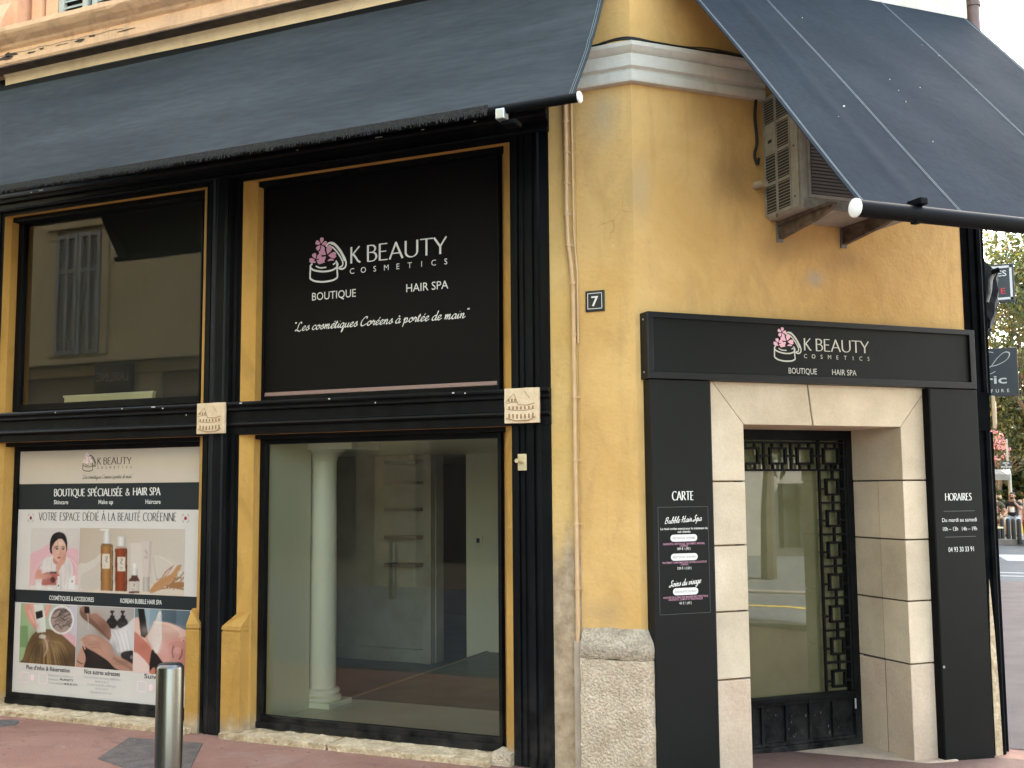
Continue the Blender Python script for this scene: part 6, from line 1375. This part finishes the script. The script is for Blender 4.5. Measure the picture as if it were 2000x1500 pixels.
def seated_man(x, y, z, rot, label, shirt, trousers, chin_hand, print_):
    """seated figure facing -y before turning; seat at .45"""
    r = empty('person', (x, y, z), label, 'person'); c, s = math.cos(rot), math.sin(rot)
    W_ = lambda p: (x+p[0]*c-p[1]*s, y+p[0]*s+p[1]*c, z+p[2])
    hand_l = (.10,-.30,1.06) if chin_hand else (.16,-.42,.66); elb_l = (.27,-.16,.82) if chin_hand else (.30,-.14,.72)
    J = [(0,.02,.50),(0,.03,.72),(0,.0,.92),(0,-.03,1.04),(0,-.05,1.13),(0,-.07,1.22),(0,-.065,1.30),
         (-.19,-.02,.98),(-.29,-.08,.72),(-.20,-.34,.66),(-.17,-.43,.65), (.19,-.02,.98),elb_l,((elb_l[0]+hand_l[0])/2,(elb_l[1]+hand_l[1])/2,(elb_l[2]+hand_l[2])/2),hand_l,
         (-.10,.0,.50),(-.17,-.45,.52),(-.16,-.47,.10),(-.16,-.62,.05),(.10,.0,.50),(.19,-.45,.52),(.20,-.42,.10),(.21,-.57,.05)]
    E = [(0,1),(1,2),(2,3),(3,4),(4,5),(5,6),(3,7),(7,8),(8,9),(9,10),(3,11),(11,12),(12,13),(13,14),(0,15),(15,16),(16,17),(17,18),(0,19),(19,20),(20,21),(21,22)]
    R_ = [.13,.125,.13,.09,.05,.085,.075,.06,.045,.035,.03,.06,.045,.035,.03,.085,.062,.045,.032,.085,.062,.045,.032]
    skin_mesh('body', M['skin'], r, [W_(p) for p in J], E, R_)
    hnd = MB()
    for side, H in ((-1,(-.17,-.45,.65)),(1,hand_l)):
        for k in range(4):
            o = (k-1.5)*.018; up = .07 if (chin_hand and side > 0) else -.012
            hnd.tube([W_((H[0]+o,H[1],H[2])),W_((H[0]+o*1.1,H[1]-.05,H[2]+up*.4)),W_((H[0]+o,H[1]-.075+.02*(k==3),H[2]+up-.02))], [.009,.0085,.006], 6)
        hnd.tube([W_((H[0]-side*.03,H[1]+.02,H[2]+.01)),W_((H[0]-side*.055,H[1]-.02,H[2]+.02)),W_((H[0]-side*.05,H[1]-.045,H[2]+.03))], [.010,.009,.007], 6)
    hnd.build('fingers', M['skin'], r, smooth=True)
    f = MB(); f.tube([W_((0,-.145,1.245)),W_((0,-.170,1.215)),W_((0,-.150,1.205))], [.010,.017,.010], 6)
    for sg in (-1,1): f.tube([W_((sg*.085,-.06,1.255)),W_((sg*.094,-.055,1.225)),W_((sg*.085,-.06,1.195))], [.010,.016,.008], 6)
    f.build('face_features', M['skin'], r, smooth=True)
    e = MB()
    for sg in (-1,1): e.box(*(lambda a: (a[0]-.013,a[0]+.013,a[1]-.006,a[1]+.006,a[2]-.006,a[2]+.006))(W_((sg*.032,-.147,1.25)))); 
    e.build('eye', M['hair'], r)
    skin_mesh('hair', M['hair'], r, [W_(p) for p in ((0,-.03,1.345),(0,.0,1.29),(0,.01,1.22))], [(0,1),(1,2)], [.068,.083,.07])
    if chin_hand: skin_mesh('beard', M['hair'], r, [W_(p) for p in ((-.06,-.10,1.18),(0,-.135,1.155),(.06,-.10,1.18))], [(0,1),(1,2)], [.026,.034,.026])
    te = tuple((a+b)/2 for a, b in zip((.19,-.02,.98), elb_l))
    skin_mesh('shirt', shirt, r, [W_(p) for p in ((0,.02,.52),(0,.03,.72),(0,.0,.92),(0,-.03,1.03),(-.20,-.02,.985),(-.27,-.06,.80),(.20,-.02,.985),(te[0]+.02,te[1],te[2]-.02))], [(0,1),(1,2),(2,3),(3,4),(4,5),(3,6),(6,7)], [.165,.155,.16,.10,.085,.075,.085,.075])
    if print_:
        m = MB(); m.T = W_
        m.grid(lambda u, v: (-.07+.14*u, -.172+.03*(u-.5)**2*4*.5-.01*v, .74+.15*v), 4, 4); m.build('shirt_print', M['white'], r, recalc=False)
    skin_mesh('trousers', trousers, r, [W_(p) for p in ((0,.03,.50),(-.10,.0,.50),(-.17,-.45,.53),(-.165,-.46,.36),(.10,.0,.50),(.19,-.45,.53),(.20,-.43,.36))], [(0,1),(1,2),(2,3),(0,4),(4,5),(5,6)], [.14,.105,.085,.07,.105,.085,.07])
    sh_ = MB()
    for P in ((-.16,-.56),(.205,-.51)): 
        q = W_((P[0],P[1],.04)); sh_.tube([W_((P[0],P[1]+.10,.045)),W_((P[0],P[1],.045)),W_((P[0],P[1]-.11,.035))], [.042,.045,.03], 8)
    sh_.build('shoes', M['tee_black'], r, smooth=True); return r
def chair(x, y, z, rot, label):
    r = empty('cafe_chair', (x, y, z), label, 'chair', 'red chairs of the seated men'); c, s = math.cos(rot), math.sin(rot)
    T = lambda p: (x+p[0]*c-p[1]*s, y+p[0]*s+p[1]*c, z+p[2])
    m = MB(T); m.box(-.22,.22,-.20,.22,.425,.45); m.build('seat', M['red'], r, bevel=.01)
    m = MB(T); m.tube([(-.21,.24,.45),(-.20,.30,.86),(.20,.30,.86),(.21,.24,.45)], .014, 8)
    for k in (-.12,-.04,.04,.12): m.tube([(k,.25,.45),(k,.30,.86)], .008, 6)
    m.build('backrest', M['red'], r, smooth=True)
    for sx in (-.20,.20):
        for y0, y1 in ((-.18,-.24),(.20,.27)): m = MB(T); m.tube([(sx,y0,.43),(sx*1.15,y1,0)], [.015,.012], 8); m.build('leg', M['red'], r, smooth=True)
    return r
ZP = .10; DM = 31.0
xm, _ = far(1942,990,DM); xn, _ = far(1979,988,DM)
zo = far(1942,983,DM)[1]-1.37; zn = far(1979,981,DM)[1]-1.37
mb = MB()
seated_man(xm, DM, ZP, RAD(12), 'seated man in an olive T-shirt and beige trousers, nearest the corner pilaster', M['olive'], M['beige_cloth'], False, False)
seated_man(xn, DM+.3, ZP, RAD(-14), 'seated bearded man in a black printed T-shirt with a hand at his chin', M['tee_black'], M['jeans_light'], True, True)
chair(xm, DM+.02, ZP, RAD(12), 'red metal chair under the man in olive'); chair(xn, DM+.32, ZP, RAD(-14), 'red metal chair under the man in the black T-shirt')
rb = None
for k, (px, py) in enumerate(((1957,1046),(1969,1043),(1979.5,1041),(1990,1039),(2003,1037),(2016,1035))):
    D = 29.5-.18*k; x, _ = far(px, 1020, D); z = ZP-.02
    lab = 'black kerbside post in front of the seated men, %s from the corner pilaster' % ('first','second','third','fourth','fifth','sixth')[k]
    if rb is None:
        rb = empty('kerb_post', (x, D, z), lab, 'bollard', 'black kerbside posts'); rx, ry = x, D
        mb = MB(); mb.lathe([(.065,z-.1),(.065,z+.56),(.05,z+.60),(.03,z+.62)], (x,D), 16); mb.build('post', M['bollard_black'], rb, smooth=True)
        mb = MB(); mb.lathe([(.069,z+.46),(.069,z+.50),(.066,z+.505)], (x,D), 16); mb.build('ring', M['bollard_black'], rb, smooth=True)
    else: dup(rb, (x, D, z), lab)
x, _ = far(1945, 1035, 29.4); bp2 = empty('planter_table', (x, 29.4, ZP), 'low black drum with a pale yellow top at the kerb, beside the pilaster', 'table')
mb = MB(); mb.lathe([(.13,ZP-.05),(.13,ZP+.3)], (x,29.4), 18); mb.build('drum', M['bollard_black'], bp2, smooth=True)
mb = MB(); mb.lathe([(.20,ZP+.3),(.21,ZP+.32),(.20,ZP+.35)], (x,29.4), 20); mb.build('top', mat('pale_yellow_top', (.66,.58,.34), rough=.6), bp2, smooth=True)
mb = MB(); mb.box(2.1,5.5,33.2,33.35,.05,.42); yb_ = cat_tag(mb.build('low_barrier', M['yellow'], bevel=.02), 'low yellow barrier behind the red chairs', 'barrier')

# grit, paper scraps and leaf bits lying on the pavement
lt = MB(); rg = np.random.default_rng(21)
for i in range(170):
    x = rg.uniform(-5.2, 1.6); y = -.12-abs(rg.normal())*.55 if x < -.2 else x-1.0-abs(rg.normal())*.8; r = .003+.006*rg.random()**2; a = rg.random()*6.28; z = zg(x, y)+.0025
    lt.add([(x+r*math.cos(a+k*1.57)*(1+.5*rg.random()), y+r*math.sin(a+k*1.57)*(1+.5*rg.random()), z+.003*rg.random()) for k in range(4)], [(0,1,2,3)])
lo_ = lt.build('litter', mat('pale_grit', (.10,.075,.06), (.50,.45,.38), rough=.9, scale=9), recalc=False); cat_tag(lo_, 'scattered grit and paper scraps on the red pavement by the sills', 'litter', None, 'stuff')
